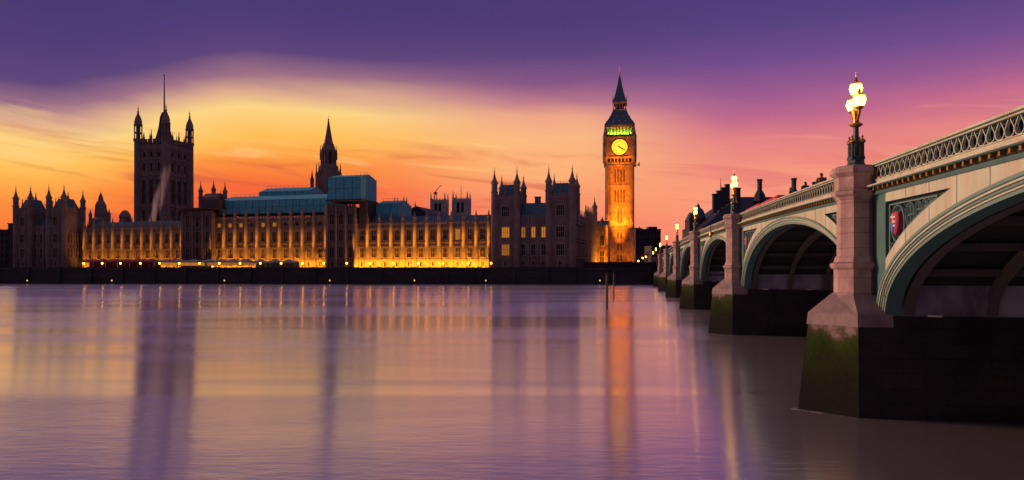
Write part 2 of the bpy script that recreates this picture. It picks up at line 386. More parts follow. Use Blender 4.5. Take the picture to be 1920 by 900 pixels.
WCACHE = {}
def window_mesh(w, h, nm, nt_, glass, arch):
    key = (round(w, 2), round(h, 2), nm, nt_, glass.name, arch)
    if key not in WCACHE:
        p = MB().box(-w / 2 - .05, w / 2 + .05, 0, .08, -.05, h + .05).mesh('window', glass)
        t = MB(); th = .11
        for k in range(1, nm + 1):
            x = -w / 2 + w * k / (nm + 1); t.box(x - th / 2, x + th / 2, -.22, -.02, 0, h)
        for k in range(1, nt_ + 1):
            z = h * k / (nt_ + 1); t.box(-w / 2, w / 2, -.20, -.025, z - .07, z + .07)
        t.box(-w / 2 - .13, w / 2 + .13, -.62, -.45, h, h + .18); t.box(-w / 2 - .13, w / 2 + .13, -.72, -.45, -.2, 0)
        for s_ in (-1, 1): t.box(s_ * w / 2 - .09 + s_ * .05, s_ * w / 2 + .09 + s_ * .05, -.60, -.45, 0, h)
        if arch:
            for k in range(nm + 1):
                x = -w / 2 + w * (k + .5) / (nm + 1); ww = w / (nm + 1) / 2
                t.face([(x - ww, -.12, h), (x - ww, -.12, h - ww * 1.3), (x, -.12, h - .02)]); t.face([(x + ww, -.12, h), (x, -.12, h - .02), (x + ww, -.12, h - ww * 1.3)])
        WCACHE[key] = (p, t.mesh('tracery', TRAC))
    return WCACHE[key]
def window(parent, x, y, z, w, h, nm=2, nt_=1, glass=None, arch=True, rz=0):
    g = glass or GLASS
    p, t = window_mesh(w, h, nm, nt_, g, arch)
    o = put('window', p, parent, (x, y, z), rz)
    put('tracery', t, o)
    if g is not GLASS: o['label'] = 'window glowing with warm light from inside'
    return o

def turret_mesh(name, r, z0, z1, ztop, m, n=8):
    """octagonal turret with a corbelled head, open lantern stage hint, ogee cap and finial"""
    h = ztop - z1
    pr = [(r, z0), (r, z1 - .5), (r * 1.18, z1 - .2), (r * 1.18, z1 + .15), (r * .92, z1 + .2), (r * .92, z1 + h * .30), (r * 1.15, z1 + h * .34), (r * 1.1, z1 + h * .38),
          (r * .72, z1 + h * .46), (r * .44, z1 + h * .57), (r * .22, z1 + h * .70), (r * .12, z1 + h * .79), (r * .24, z1 + h * .82), (r * .08, z1 + h * .85), (.04, ztop)]
    return MB().lathe(0, 0, pr, n).mesh(name, m)

def pinnacle_prof(r, z0, ztop):
    h = ztop - z0
    return [(r, z0), (r, z0 + h * .38), (r * 1.2, z0 + h * .42), (r * .75, z0 + h * .5), (r * .34, z0 + h * .78), (r * .42, z0 + h * .82), (.05, ztop)]

# ------------------------------------------------------------------ the long river front
def wing(label, q0, q1, nb, off=0., zpar=23., zroof=26.8, ztop=28.2, storeys=None, lit=(), flood=1.0, depth=16., pin=True, wallm=STONE, roofm=ROOF, rib=True, name='palace_wing', floodw=None):
    root = thing(name, label, 'palace wing', floc(q0, off), -B)
    Lq = q1 - q0; bw = Lq / nb
    storeys = storeys or [(6.5, 8.5, 1.3, 1, 0), (10.1, 14.0, 2.0, 2, 1), (16.9, 21.2, 2.1, 2, 1)]
    xs_, zs_ = [0.], [5.8]
    wmax = max(s_[2] for s_ in storeys)
    cells = []
    wb = MB()
    # storey by storey so each row of windows keeps its own width
    zprev = 5.8
    bounds = []
    for i, st in enumerate(storeys):
        top = storeys[i + 1][0] - .9 if i + 1 < len(storeys) else zpar
        bounds.append((zprev, top)); zprev = top
    for (za, zb), st in zip(bounds, storeys):
        X = [0.]; holes = []
        for k in range(nb):
            c = (k + .5) * bw; X += [c - st[2] / 2, c + st[2] / 2]; holes.append((2 * k + 1, 1))
        X.append(Lq)
        wall_with_openings(wb, X, [za, st[0], st[1], zb], holes, .5)
    wb.face([(0, 0, 5.8), (0, depth, 5.8), (0, depth, zpar), (0, 0, zpar)]); wb.face([(Lq, 0, 5.8), (Lq, 0, zpar), (Lq, depth, zpar), (Lq, depth, 5.8)])
    wb.face([(0, depth, 5.8), (Lq, depth, 5.8), (Lq, depth, zpar), (0, depth, zpar)]); wb.face([(0, 0, zpar - .6), (Lq, 0, zpar - .6), (Lq, depth, zpar - .6), (0, depth, zpar - .6)])
    wb.build('wall', wallm, root)
    # string courses and carved panelling
    sb = MB()
    for i, (za, zb) in enumerate(bounds):
        if i: sb.box(0, Lq, -.38, -.003, za - .18, za + .18)
        sb.box(0, Lq, -.28, -.003, storeys[i][1] + .45, storeys[i][1] + .65)
    sb.box(0, Lq, -.45, -.003, zpar - 1.5, zpar - 1.2)
    sb.build('string_course', wallm, root)
    pb = MB()
    for k in range(nb):
        c = (k + .5) * bw
        for i, st in enumerate(storeys):
            if i == 0: continue
            for s_ in (-1, 1):
                for d in (.42, .80):
                    x = c + s_ * (st[2] / 2 + d)
                    if abs(x - c) < bw / 2 - .7: pb.box(x - .07, x + .07, -.18, -.003, st[0] - .2, st[1] + .4)
            for j in range(4):
                x = c - st[2] / 2 + st[2] * (j + .5) / 4; pb.box(x - .2, x + .2, -.16, -.003, bounds[i][0] + .28, st[0] - .3)
    pb.build('stone_panelling', wallm, root)
    # battlements
    cb = MB(); cb.box(0, Lq, -.30, .28, zpar, zpar + .55)
    x = .2
    while x < Lq - .8: cb.box(x, x + .75, -.30, .28, zpar + .55, zpar + 1.15); x += 1.35
    cb.build('battlement', wallm, root)
    # roof
    if zroof:
        rb = MB(); y0, y1, ym = .9, depth - .9, depth / 2
        rb.rings([[(0.05, y0, zpar - .3), (0.05, y1, zpar - .3), (0.05, ym + 2.4, zroof), (0.05, ym - 2.4, zroof)], [(Lq - .05, y0, zpar - .3), (Lq - .05, y1, zpar - .3), (Lq - .05, ym + 2.4, zroof), (Lq - .05, ym - 2.4, zroof)]])
        xx = 1.2
        while xx < Lq - 1:
            rb.tube((xx, y0, zpar - .2), (xx, ym - 2.4, zroof + .05), .07, 4); xx += 1.6
        rb.build('roof', roofm, root)
    # buttresses
    if pin:
        bm = MB().lathe(0, 0, [(1.0, 5.8), (1.0, 9.3), (.82, 9.7), (.82, 16), (.76, 16.3), (.72, zpar + .3), (.86, zpar + .5), (.86, zpar + .8), (.66, zpar + .9)], 8).mesh('buttress', wallm)
        pm = MB().lathe(0, 0, pinnacle_prof(.62, zpar + .9, ztop), 8).mesh('pinnacle', wallm)
        for k in range(nb + 1):
            o = put('buttress', bm, root, (k * bw, -.45, 0)); put('pinnacle', pm, o)
    else:
        bm = MB().lathe(0, 0, [(.6, 5.8), (.55, zpar + .2), (.3, zpar + .9)], 8).mesh('buttress', wallm)
        for k in range(nb + 1): put('buttress', bm, root, (k * bw, -.2, 0))
    for k in range(nb):
        for i, st in enumerate(storeys):
            g = LITW if (k, i) in lit else GLASS
            window(root, (k + .5) * bw, .42, st[0], st[2], st[1] - st[0], st[3], st[4], g)
    if flood:
        fm = MB().box(-.35, .35, -.16, .16, 0, .22).box(-.05, .05, -.05, .05, -.2, 0).mesh('floodlight', STEEL)
        for k in range(nb):
            x = (k + .5) * bw
            put('floodlight', fm, root, (x, -3.4, 6.05))
            area_light(root, (x, -3.2, 6.42), radians(132), bw * .5, .3, 1150 * flood, AMBER)
        for k in range(nb + 1):
            x = k * bw
            put('floodlight', fm, root, (x, -9.7, 6.05), 0)
            spot_light(root, (x, -9.6, 6.5), (x, -.9, 17.5), 17, 33000 * flood, AMBER)
    return root

Q = fq
wing('darker south wing behind the red marquees, bluish roof above ten bays', Q(160), Q(342), 10, flood=.6)
wing('long central wing of the palace under the teal sheeted roof', Q(401), Q(612), 10, zpar=26.5, zroof=0, ztop=31, flood=.85,
     storeys=[(6.5, 8.5, 1.3, 1, 0), (10.1, 14.0, 2.0, 2, 1), (16.9, 21.2, 2.1, 2, 1), (23.2, 25.0, 2.0, 2, 0)], lit={(0, 3), (1, 3), (2, 3), (4, 3), (5, 3)})
wing('brightly floodlit north wing with eleven amber bays and dark blue roof', Q(668.5), Q(917), 11, flood=1.15, lit={(8, 2)})
tst = [(6.5, 8.5, 1.2, 1, 0), (10.1, 14.4, 2.2, 2, 1), (16.9, 21.6, 2.2, 2, 1), (23.5, 28.0, 2.2, 2, 1)]
wing('dim stone tower bay under the dark scaffold canopy beside the south wing', Q(342, -2) + .3, Q(400, -2) - .3, 3, off=-2, zpar=29.5, zroof=0, storeys=tst, flood=0, pin=False, name='palace_tower', wallm=STONE2)
wing('dim stone tower bay under the tall teal box of sheeting', Q(613, -2) + .3, Q(667, -2) - .3, 3, off=-2, zpar=30.5, zroof=0, storeys=tst, flood=0, pin=False, name='palace_tower', wallm=STONE2)

# ------------------------------------------------------------------ end pavilions
def pavilion(label, q0, q1, off, litw, depth=26., zb=0.0, tw=9.2, sidelit=0.):
    root = thing('end_pavilion', label, 'palace pavilion', floc(q0, off), -B)
    Lq = q1 - q0; zt_, zm = 31.8, 24.2
    st = [(6.8, 8.6, 1.1, 1, 0), (10.6, 14.8, 0, 2, 1), (17.2, 21.2, 0, 2, 1)]
    def front(mb, x0, x1, cents, w, ztop, holes_st, y0=0.):
        z0 = zb
        for i, s_ in enumerate(holes_st):
            z1 = holes_st[i + 1][0] - .9 if i + 1 < len(holes_st) else ztop
            X = [x0]; H = []
            ww = s_[2] or w
            for k, c in enumerate(cents): X += [c - ww / 2, c + ww / 2]; H.append((2 * k + 1, 1))
            X.append(x1); wall_with_openings(mb, X, [z0, s_[0], s_[1], z1], H, .5, y0=y0); z0 = z1
    wb = MB()
    front(wb, 0, tw, [tw / 2], 3.0, zt_, st + [(25.0, 29.0, 3.0, 2, 1)])
    mc = [tw + (Lq - 2 * tw) * (k + .5) / 3 for k in range(3)]
    front(wb, tw, Lq - tw, mc, 1.6, zm, st, y0=1.2)
    front(wb, Lq - tw, Lq, [Lq - tw / 2], 3.0, zt_, st + [(25.0, 29.0, 3.0, 2, 1)])
    td = 10.5
    for x in (0, tw, Lq - tw, Lq):                     # tower sides
        inner = x in (tw, Lq - tw)
        wb.face([(x, 0, zb), (x, td, zb), (x, td, zt_), (x, 0, zt_)])
    for x0 in (0, Lq - tw):
        wb.face([(x0, td, zm), (x0 + tw, td, zm), (x0 + tw, td, zt_), (x0, td, zt_)]); wb.face([(x0, 0, zt_ - .6), (x0 + tw, 0, zt_ - .6), (x0 + tw, td, zt_ - .6), (x0, td, zt_ - .6)])
    for x in (0, Lq): wb.face([(x, td, zb), (x, depth, zb), (x, depth, zm), (x, td, zm)])
    wb.face([(0, depth, zb), (Lq, depth, zb), (Lq, depth, zm), (0, depth, zm)]); wb.face([(0, 1.2, zm - .3), (Lq, 1.2, zm - .3), (Lq, depth, zm - .3), (0, depth, zm - .3)])
    wb.build('wall', STONE2, root)
    sb = MB()
    for z in (5.2, 9.6, 16.0, 22.4, 24.0):
        sb.box(-.25, tw + .25, -.3, -.003, z, z + .35); sb.box(Lq - tw - .25, Lq + .25, -.3, -.003, z, z + .35); sb.box(tw + .26, Lq - tw - .26, .9, 1.197, z, z + .35)
        sb.box(Lq + .003, Lq + .3, .002, depth, z + .01, z + .34)
    for z in (30.2, 31.5):
        for x0 in (0, Lq - tw): sb.box(x0 - .3, x0 + tw + .3, -.35, td + .3, z, z + .3)
    sb.box(-.6, tw + .6, -.7, -.31, -.5, 4.2); sb.box(Lq - tw - .6, Lq + .6, -.7, -.31, -.5, 4.2)
    sb.build('string_course', STONE2, root)
    rb_ = MB()
    for x0 in (0, Lq - tw):
        for x in (1.0, 1.9, 2.6, tw - 2.6, tw - 1.9, tw - 1.0): rb_.box(x0 + x - .1, x0 + x + .1, -.22, -.003, 6, 30)
    for k in range(4):
        x = tw + .4 + (Lq - 2 * tw - .8) * k / 3; rb_.box(x - .25, x + .25, .75, 1.197, 4, 25.6)
    y = 1.5
    while y < depth: rb_.box(Lq + .003, Lq + .28, y - .14, y + .14, 5, 23.8); y += 1.9
    rb_.build('stone_panelling', STONE2, root)
    for x0 in (0, Lq - tw):
        bt = MB()
        bt.box(x0, x0 + tw, -.28, .08, zt_ - .2, zt_ + .4); bt.box(x0 + tw - .08, x0 + tw + .28, .05, td, zt_ - .2, zt_ + .39)
        x = x0 + 1.1
        while x < x0 + tw - 1.2:
            bt.box(x, x + .6, -.3, .1, zt_ + .2, zt_ + 1.5); x += 1.05
        y = 1.2
        while y < td - 1:
            bt.box(x0 + tw - .1, x0 + tw + .3, y, y + .6, zt_ + .2, zt_ + 1.4); y += 1.1
        bt.build('battlement', STONE2, root)
    bt = MB(); bt.box(tw + .3, Lq - tw - .3, .92, 1.28, zm - .4, zm + .3)
    x = tw + .5
    while x < Lq - tw - .7: bt.box(x, x + .6, .9, 1.3, zm + .1, zm + 1.2); x += 1.1
    bt.build('battlement', STONE2, root)
    bt = MB(); bt.box(Lq - .08, Lq + .26, td, depth, zm - .4, zm + .3); y = td + .5
    while y < depth - .7: bt.box(Lq - .1, Lq + .28, y, y + .65, zm + .1, zm + 1.1); y += 1.2
    bt.build('battlement', STONE2, root)
    for x0 in (0, Lq - tw):                            # steep pavilion roofs
        MB().rings([[(x0 + .8, .8, zt_ - .5), (x0 + tw - .8, .8, zt_ - .5), (x0 + tw - .8, td - .8, zt_ - .5), (x0 + .8, td - .8, zt_ - .5)],
                    [(x0 + 2.3, 3.2, zt_ + 5.4), (x0 + tw - 2.3, 3.2, zt_ + 5.4), (x0 + tw - 2.3, td - 3.2, zt_ + 5.4), (x0 + 2.3, td - 3.2, zt_ + 5.4)]]).build('tower_roof', ROOF, root)
        cr = MB()
        for k in range(9):
            x = x0 + 2.3 + (tw - 4.6) * k / 8; cr.tube((x, 3.25, zt_ + 5.4), (x, 3.25, zt_ + 6.3), .05, 4)
        cr.tube((x0 + 2.3, 3.25, zt_ + 5.9), (x0 + tw - 2.3, 3.25, zt_ + 5.9), .04, 4); cr.build('roof_cresting', STEEL, root)
    MB().rings([[(tw + .4, 2, zm - .2), (tw + .4, depth - 2, zm - .2), (tw + .4, 14, zm + 6.3), (tw + .4, 7.5, zm + 6.3)], [(Lq - tw - .4, 2, zm - .2), (Lq - tw - .4, depth - 2, zm - .2), (Lq - tw - .4, 14, zm + 6.3), (Lq - tw - .4, 7.5, zm + 6.3)]]).build('roof', ROOF, root)
    MB().box(Lq * .47, Lq * .47 + 2, 7.4, 9, zm + 4, zm + 8.3).box(Lq * .47 - .15, Lq * .47 + 2.15, 7.25, 9.15, zm + 8.3, zm + 8.7).build('chimney', STONE2, root)
    tmf = turret_mesh('turret', 1.25, zb, 34.2, 43.6, STONE2); tmr = turret_mesh('turret', 1.2, zm - 2, 33.6, 42.0, STONE2)
    for x0 in (0, Lq - tw):
        for dx in (0.25, tw - .25):
            put('turret', tmf, root, (x0 + dx, .25, 0)); put('turret', tmr, root, (x0 + dx, td - .25, 0))
        for k, (dx, dy) in enumerate(((tw / 2, -.1), (tw + .1, td / 2), (tw * .3, td / 2))):
            MB().lathe(x0 + dx, dy, pinnacle_prof(.42, zt_ - .3, zt_ + 5.6 - k), 8).build('pinnacle', STONE2, root)
    pm = MB().lathe(0, 0, pinnacle_prof(.36, zm - .5, zm + 4.0), 8).mesh('pinnacle', STONE2)
    y = td + 2.2
    while y < depth: put('pinnacle', pm, root, (Lq + .05, y, 0)); y += 3.2
    for x0 in (0, Lq - tw):
        for i, s_ in enumerate(st + [(25.0, 29.0, 3.0, 2, 1)]):
            key = ('L' if x0 == 0 else 'R', i)
            window(root, x0 + tw / 2, .42, s_[0], s_[2] or 3.0, s_[1] - s_[0], 3 if i else 1, s_[4], litw.get(key))
    for k, c in enumerate(mc):
        for i, s_ in enumerate(st): window(root, c, 1.62, s_[0], s_[2] or 1.6, s_[1] - s_[0], 1, s_[4], litw.get((k, i)))
    yy = [3.2, 7.3] + [td + 2.6 + 3.8 * k for k in range(int((depth - td - 2) / 3.8))]
    for y in yy:                                       # windows on the return side
        for z, h in ((10.6, 4.2), (17.2, 4.0)): window(root, Lq + .12, y, z, 1.7, h, 1, 1, None, False, pi / 2)
    if sidelit:
        area_light(root, (Lq + 7, depth - 3, 7.2), radians(112), 9, .4, sidelit, AMBER, rz=radians(75))
    return root
qa, qb = Q(925.5, -7), Q(1074, -7)
pavilion('north end pavilion with twin turreted towers and a few glowing windows', qa, qb, -7, {('L', 2): LITW, ('L', 1): LITD, (0, 2): LITD, (1, 2): LITW, (2, 2): LITW}, depth=30)
sa, sb_ = Q(28, -7), Q(120, -7)
pavilion('dark south end pavilion with many turrets at the upriver end', sa, sb_, -7, {}, depth=24, tw=9.0, sidelit=450)

# north return range, amber at its far end, running back to the clock tower
def north_return():
    root = thing('north_range', 'narrow north range running back from the pavilion towards the clock tower', 'palace wing', floc(qb - .4, 23), -B + pi / 2)
    Lq = 26; wb = MB(); nb = 7; bw = Lq / nb
    for i, (za, zb, z0, z1) in enumerate(((5.8, 15.6, 10.2, 14.3), (15.6, 25.5, 17, 21.5))):
        X = [0.]; H = []
        for k in range(nb): c = (k + .5) * bw; X += [c - .8, c + .8]; H.append((2 * k + 1, 1))
        X.append(Lq); wall_with_openings(wb, X, [za, z0, z1, zb], H, .4)
    wb.box(0, Lq, .5, 10, 5.8, 25.2); wb.build('wall', STONE, root)
    cb = MB()
    x = .2
    while x < Lq: cb.box(x, x + .6, -.2, .3, 25.2, 26.3); x += 1.1
    cb.build('battlement', STONE, root)
    bm = MB().lathe(0, 0, [(.7, 5.8), (.6, 26)], 8).mesh('buttress', STONE); pm = MB().lathe(0, 0, pinnacle_prof(.5, 26, 31.5), 8).mesh('pinnacle', STONE)
    for k in range(nb + 1):
        o = put('buttress', bm, root, (k * bw, -.3, 0)); put('pinnacle', pm, o)
    put('turret', turret_mesh('turret', 1.2, 5.8, 30, 37.5, STONE), root, (Lq + .8, 0, 0))
    for k in range(nb):
        for z, h in ((10.2, 4.1), (17, 4.5)): window(root, (k + .5) * bw, .4, z, 1.6, h, 1, 1, None, False)
    area_light(root, (Lq * .75, -7, 6.6), radians(120), 10, .4, 2400, AMBER)
north_return()

def link_range():
    X0, Y0 = (1103 - 960) / F * 316, 316
    root = thing('link_range', 'low amber lit range joining the palace to the clock tower', 'palace wing', (X0, Y0, 0), -B)
    Lq = 8.6; wb = MB()
    for za, zb, z0, z1 in ((5.8, 15, 8.5, 13.5), (15, 24, 16, 20.5)): wall_with_openings(wb, [0, 5.2, 7.0, Lq], [za, z0, z1, zb], [(1, 1)], .5)
    wb.box(0, Lq, .6, 9, 5.8, 23.7); wb.build('wall', GOLDST, root)
    sb = MB()
    for z in (14.2, 22, 23.6): sb.box(-.1, Lq, -.3, -.003, z, z + .35)
    x = .1
    while x < Lq - .6: sb.box(x, x + .6, -.25, .3, 24, 25); x += 1.1
    sb.build('battlement', GOLDST, root)
    for z, h in ((8.5, 5), (16, 4.5)): window(root, 6.1, .45, z, 1.8, h, 2, 1)
    MB().rings([[(0, .8, 23.5), (0, 8.4, 23.5), (0, 5.5, 27), (0, 3.7, 27)], [(Lq, .8, 23.5), (Lq, 8.4, 23.5), (Lq, 5.5, 27), (Lq, 3.7, 27)]]).build('roof', ROOF, root)
    put('turret', turret_mesh('turret', .8, 5.8, 26, 31.5, STONE2), root, (3.2, -.4, 0)); put('turret', turret_mesh('turret', .7, 20, 26, 29.5, STONE2), root, (5.8, 3, 0))
    area_light(root, (4.5, -7, 6.4), radians(125), 6, .4, 3600, DEEP)
link_range()

# ------------------------------------------------------------------ clock tower
def clock_tower():
    D = 336.0
    root = thing('clock_tower', 'tall floodlit clock tower with glowing yellow dial and green lit belfry', 'clock tower', ((1162.0 - 960) / F * D, D, 0), -B * .62)
    hw = 6.35
    b = MB().box(-hw, hw, -hw, hw, 5.8, 24.2); b.box(-hw - .35, hw + .35, -hw - .35, hw + .35, 5.7, 7.4)
    for z in (13.0, 18.4): b.box(-hw - .2, hw + .2, -hw - .2, hw + .2, z, z + .4)
    b.build('base_stage', GOLDST, root)
    h2 = 5.9
    MB().box(-h2, h2, -h2, h2, 24.2, 53.9).build('shaft', GOLDST, root)
    pm = MB().lathe(0, 0, [(1.28, 5.8), (1.22, 24), (1.1, 24.6), (1.1, 54)], 8).mesh('corner_pier', GOLDST)
    for sx_ in (-1, 1):
        for sy_ in (-1, 1): put('corner_pier', pm, root, (sx_ * (h2 - .2), sy_ * (h2 - .2), 0))
    for z, hh, pr in ((23.9, .9, .95), (34.6, 1.0, .5), (43.3, 1.3, .55), (53.0, .9, .8)):
        d = h2 + pr; MB().box(-d, d, -d, d, z, z + hh).build('band', GOLDST, root)
    for fa in range(4):                                # blind tracery and slits on each face
        a = fa * pi / 2
        rb = MB()
        for k in range(-3, 4):
            x = k * 1.36
            rb.box(x - .19, x + .19, -h2 - .48, -h2 - .003, 24.9, 53)
            if fa % 2 == 0 or True: rb.box(x - .16, x + .16, -hw - .32, -hw - .003, 7.5, 23.8)
        o = rb.build('rib', GOLDST, root); o.rotation_euler.z = a
        sl = MB()
        for k in (-2, -1, 0, 1, 2):
            x = k * 1.36 + (.68 if k < 0 else -.68) * 0
        for x in (-2.04, -.68, .68, 2.04):
            for z0, z1 in ((26, 33.5), (36.5, 42.2), (45.6, 51.8)):
                if z0 > 26 or abs(x) < 1: sl.box(x - .24, x + .24, -h2 - .06, -h2 + .1, z0 + (.8 if z0 == 26 else 0), z1)
            if abs(x) < 1:
                for z0, z1 in ((9, 12), (14.2, 17.4), (19.4, 22.4)): sl.box(x - .3, x + .3, -hw - .06, -hw + .1, z0, z1)
        o = sl.build('window_slit', GLASS, root); o.rotation_euler.z = a
    # clock stage
    hc = 6.9
    MB().rings([[(sx_ * q, sy_ * q, z) for sx_, sy_ in ((-1, -1), (1, -1), (1, 1), (-1, 1))] for q, z in ((h2 + .5, 53.9), (h2 + .6, 54.6), (hc - .2, 57.2), (hc, 57.6), (hc, 66.2), (hc + .3, 66.4), (hc + .3, 66.9))]).build('clock_stage', GOLDST, root)
    cm = MB().lathe(0, 0, [(.85, 54.6), (1.0, 57.4), (.95, 66.6), (1.1, 66.9), (.9, 67.4), (.55, 68.6), (.2, 70.4), (.05, 71.6)], 8).mesh('corner_turret', GOLDST)
    for sx_ in (-1, 1):
        for sy_ in (-1, 1): put('corner_turret', cm, root, (sx_ * hc, sy_ * hc, 0))
    ar = MB()
    for k in range(7):
        x = (k - 3) * 1.6; ar.box(x - .55, x + .55, -hc - .04, -hc + .2, 54.9, 56.6)
    for fa in range(4):
        ob = put('arcade_recess', ar.mesh('arcade_recess', GLASS) if fa == 0 else ob.data, root); ob.rotation_euler.z = fa * pi / 2
    Rd = 3.72; zc = 62.0
    for fa in range(4):
        a = fa * pi / 2
        def ring(r, y, n=40): return [(r * sin(2 * pi * k / n), y, zc + r * cos(2 * pi * k / n)) for k in range(n)]
        d = MB().rings([ring(Rd, -hc - .02), ring(Rd, -hc - .16)]); o = d.build('dial', DIAL, root); o.rotation_euler.z = a
        t = MB()
        for r0, r1 in ((Rd * .97, Rd * 1.1), (Rd * .66, Rd * .69)):
            n = 40
            for k in range(n):
                p = [(r * sin(2 * pi * (k + j) / n), -hc - .2, zc + r * cos(2 * pi * (k + j) / n)) for r, j in ((r0, 0), (r1, 0), (r1, 1), (r0, 1))]; t.face(p)
        numer = ('XII', 'I', 'II', 'III', 'IIII', 'V', 'VI', 'VII', 'VIII', 'IX', 'X', 'XI')
        def stroke(ang, r0, r1, off0, off1, w=.07):
            ca, sa_ = cos(ang), sin(ang)
            def P(r, o_): return (r * sa_ + o_ * ca, -hc - .19, zc + r * ca - o_ * sa_)
            t.face([P(r0, off0 - w / 2), P(r1, off1 - w / 2), P(r1, off1 + w / 2), P(r0, off0 + w / 2)])
        for k, s_ in enumerate(numer):
            ang = k * pi / 6; wid = {'I': .13, 'V': .24, 'X': .24}; tot = sum(wid[c] for c in s_); x = -tot / 2
            for c in s_:
                w_ = wid[c]; m_ = x + w_ / 2
                if c == 'I': stroke(ang, Rd * .73, Rd * .92, m_, m_)
                elif c == 'V': stroke(ang, Rd * .73, Rd * .92, m_, m_ - .09); stroke(ang, Rd * .73, Rd * .92, m_, m_ + .09)
                else: stroke(ang, Rd * .73, Rd * .92, m_ - .09, m_ + .09); stroke(ang, Rd * .73, Rd * .92, m_ + .09, m_ - .09)
                x += w_
        tr = t.build('numeral_ring', BLACK, o)
        hb = MB()
        def hand(ang, tip, tail, w):
            ca, sa_ = cos(ang), sin(ang)
            def P(r, o_, y): return (r * sa_ + o_ * ca, y, zc + r * ca - o_ * sa_)
            for r_ in (0,):
                hb.rings([[P(-tail, -w, y), P(tip * .8, -w, y), P(tip, 0, y), P(tip * .8, w, y), P(-tail, w, y)] for y in (-hc - .26, -hc - .34)])
        hand(radians(128), 2.1, .6, .26)
        ho = hb.build('hour_hand', BLACK, o)
        hb = MB(); hand(radians(121), 3.3, 1.1, .14); hb.build('minute_hand', BLACK, o)
        fr = MB()
        q = 4.35
        for sx_ in (-1, 1): fr.box(sx_ * q - .2, sx_ * q + .2, -hc - .28, -hc - .003, zc - q - .2, zc + q + .2)
        for sz in (-1, 1): fr.box(-q + .2, q - .2, -hc - .28, -hc - .003, zc + sz * q - .2, zc + sz * q + .2)
        f_ = fr.build('dial_frame', GOLDST, root); f_.rotation_euler.z = a
    # belfry arcade, lit green from inside
    MB().box(-5.2, 5.2, -5.2, 5.2, 66.9, 72.6).build('belfry_core', PALE, root)
    for fa in range(4):
        bb = MB()
        for k in range(9):
            x = (k - 4) * 1.5; bb.box(x - .24, x + .24, -6.5, -6.1, 68.0, 71.4)
        bb.box(-6.6, 6.6, -6.6, -6.0, 66.92, 68.0); bb.box(-6.6, 6.6, -6.6, -6.0, 71.4, 72.4)
        o = bb.build('belfry_arcade', GOLDST, root); o.rotation_euler.z = fa * pi / 2
        l = area_light(o, (0, -5.75, 68.1), radians(180 - 20), 11, .3, 700, (.42, 1, .03))
    pr = [(7.0, 72.4), (6.9, 72.9), (5.4, 75.2), (4.2, 77.4), (3.35, 79.4), (3.2, 79.8)]
    sq = lambda q, z: [(sx_ * q, sy_ * q, z) for sx_, sy_ in ((-1, -1), (1, -1), (1, 1), (-1, 1))]
    MB().rings([sq(q, z) for q, z in pr]).build('lower_roof', ROOF, root)
    dm = MB()
    for fa in range(4):
        for x, z in ((-2.8, 74), (0, 74), (2.8, 74), (-1.4, 76.4), (1.4, 76.4)):
            q = 6.9 - (z - 72.9) * .62; p = Vector((x, -q - .1, z)); rot = Matrix.Rotation(fa * pi / 2, 3, 'Z')
            c = [rot @ (p + Vector(v)) for v in ((-.4, 0, 0), (.4, 0, 0), (0, 0, 1.2), (0, 1.2, .6))]
            dm.face([c[0], c[1], c[2]]); dm.face([c[0], c[2], c[3]]); dm.face([c[1], c[3], c[2]])
    dm.build('roof_dormer', GOLD, root)
    MB().rings([sq(q, z) for q, z in ((2.1, 79.8), (2.1, 83.6))]).build('lantern_core', STEEL, root)
    lm = MB()
    for fa in range(4):
        rot = Matrix.Rotation(fa * pi / 2, 3, 'Z')
        for k in range(5):
            x = (k - 2) * 1.35
            for z0, z1 in ((79.8, 83.4),):
                p, q = rot @ Vector((x, -2.9, z0)), rot @ Vector((x, -2.9, z1)); lm.tube(p, q, .2, 5)
    lm.rings([sq(3.3, 79.8), sq(3.3, 80.4)]); lm.rings([sq(3.2, 83.2), sq(3.4, 83.5), sq(3.4, 84.0)])
    lm.build('lantern_gallery', GOLDST, root)
    MB().rings([sq(q, z) for q, z in ((3.3, 84.0), (2.7, 85.6), (1.9, 88.6), (1.15, 92), (.5, 95.6), (.2, 97.2))]).build('spire', ROOF, root)
    MB().lathe(0, 0, [(.2, 97.2), (.45, 97.8), (.2, 98.4), (.1, 99), (.08, 101.5)], 8).tube((-.7, 0, 99.7), (.7, 0, 99.7), .09, 5).build('finial', GOLD, root)
    for sx_ in (-1, 1):
        for sy_ in (-1, 1):
            MB().lathe(sx_ * 3.2, sy_ * 3.2, [(.3, 83.9), (.22, 85.6), (.05, 87.4)], 6).build('pinnacle', GOLDST, root)
    # floodlights on the ground and on the ledge
    fm = MB().box(-.5, .5, -.2, .2, 0, .4).mesh('floodlight', STEEL)
    for fa, rz in ((0, 0), (1, pi / 2)):
        for x in (-4, 4):
            rot = Matrix.Rotation(rz, 3, 'Z'); p = rot @ Vector((x, -13, 6.1)); put('floodlight', fm, root, p, rz)
            area_light(root, rot @ Vector((x, -13, 6.7)), radians(128), 2, .5, 1000, DEEP, rz)
        for x in (-3, 3):
            rot = Matrix.Rotation(rz, 3, 'Z'); p = rot @ Vector((x, -9.2, 24.9)); put('floodlight', fm, root, p, rz)
            area_light(root, rot @ Vector((x, -9.0, 25.4)), radians(152), 1.4, .4, 1250, DEEP, rz)
        rot = Matrix.Rotation(rz, 3, 'Z')
        area_light(root, rot @ Vector((0, -9.0, 55.0)), radians(150), 9, .4, 900, DEEP, rz)
        MB().box(-4.6, 4.6, -9.3, -8.7, 54.6, 54.9).box(-.2, .2, -9, -6, 54.3, 54.6).build('light_gantry', STEEL, root).rotation_euler.z = rz
        for x in (-3, 3): pass
    for x in (-6, 6):
        put('floodlight', fm, root, (x, -42, 6.1)); spot_light(root, (x, -41.8, 6.8), (0, -6, 38), 38, 330000, DEEP)
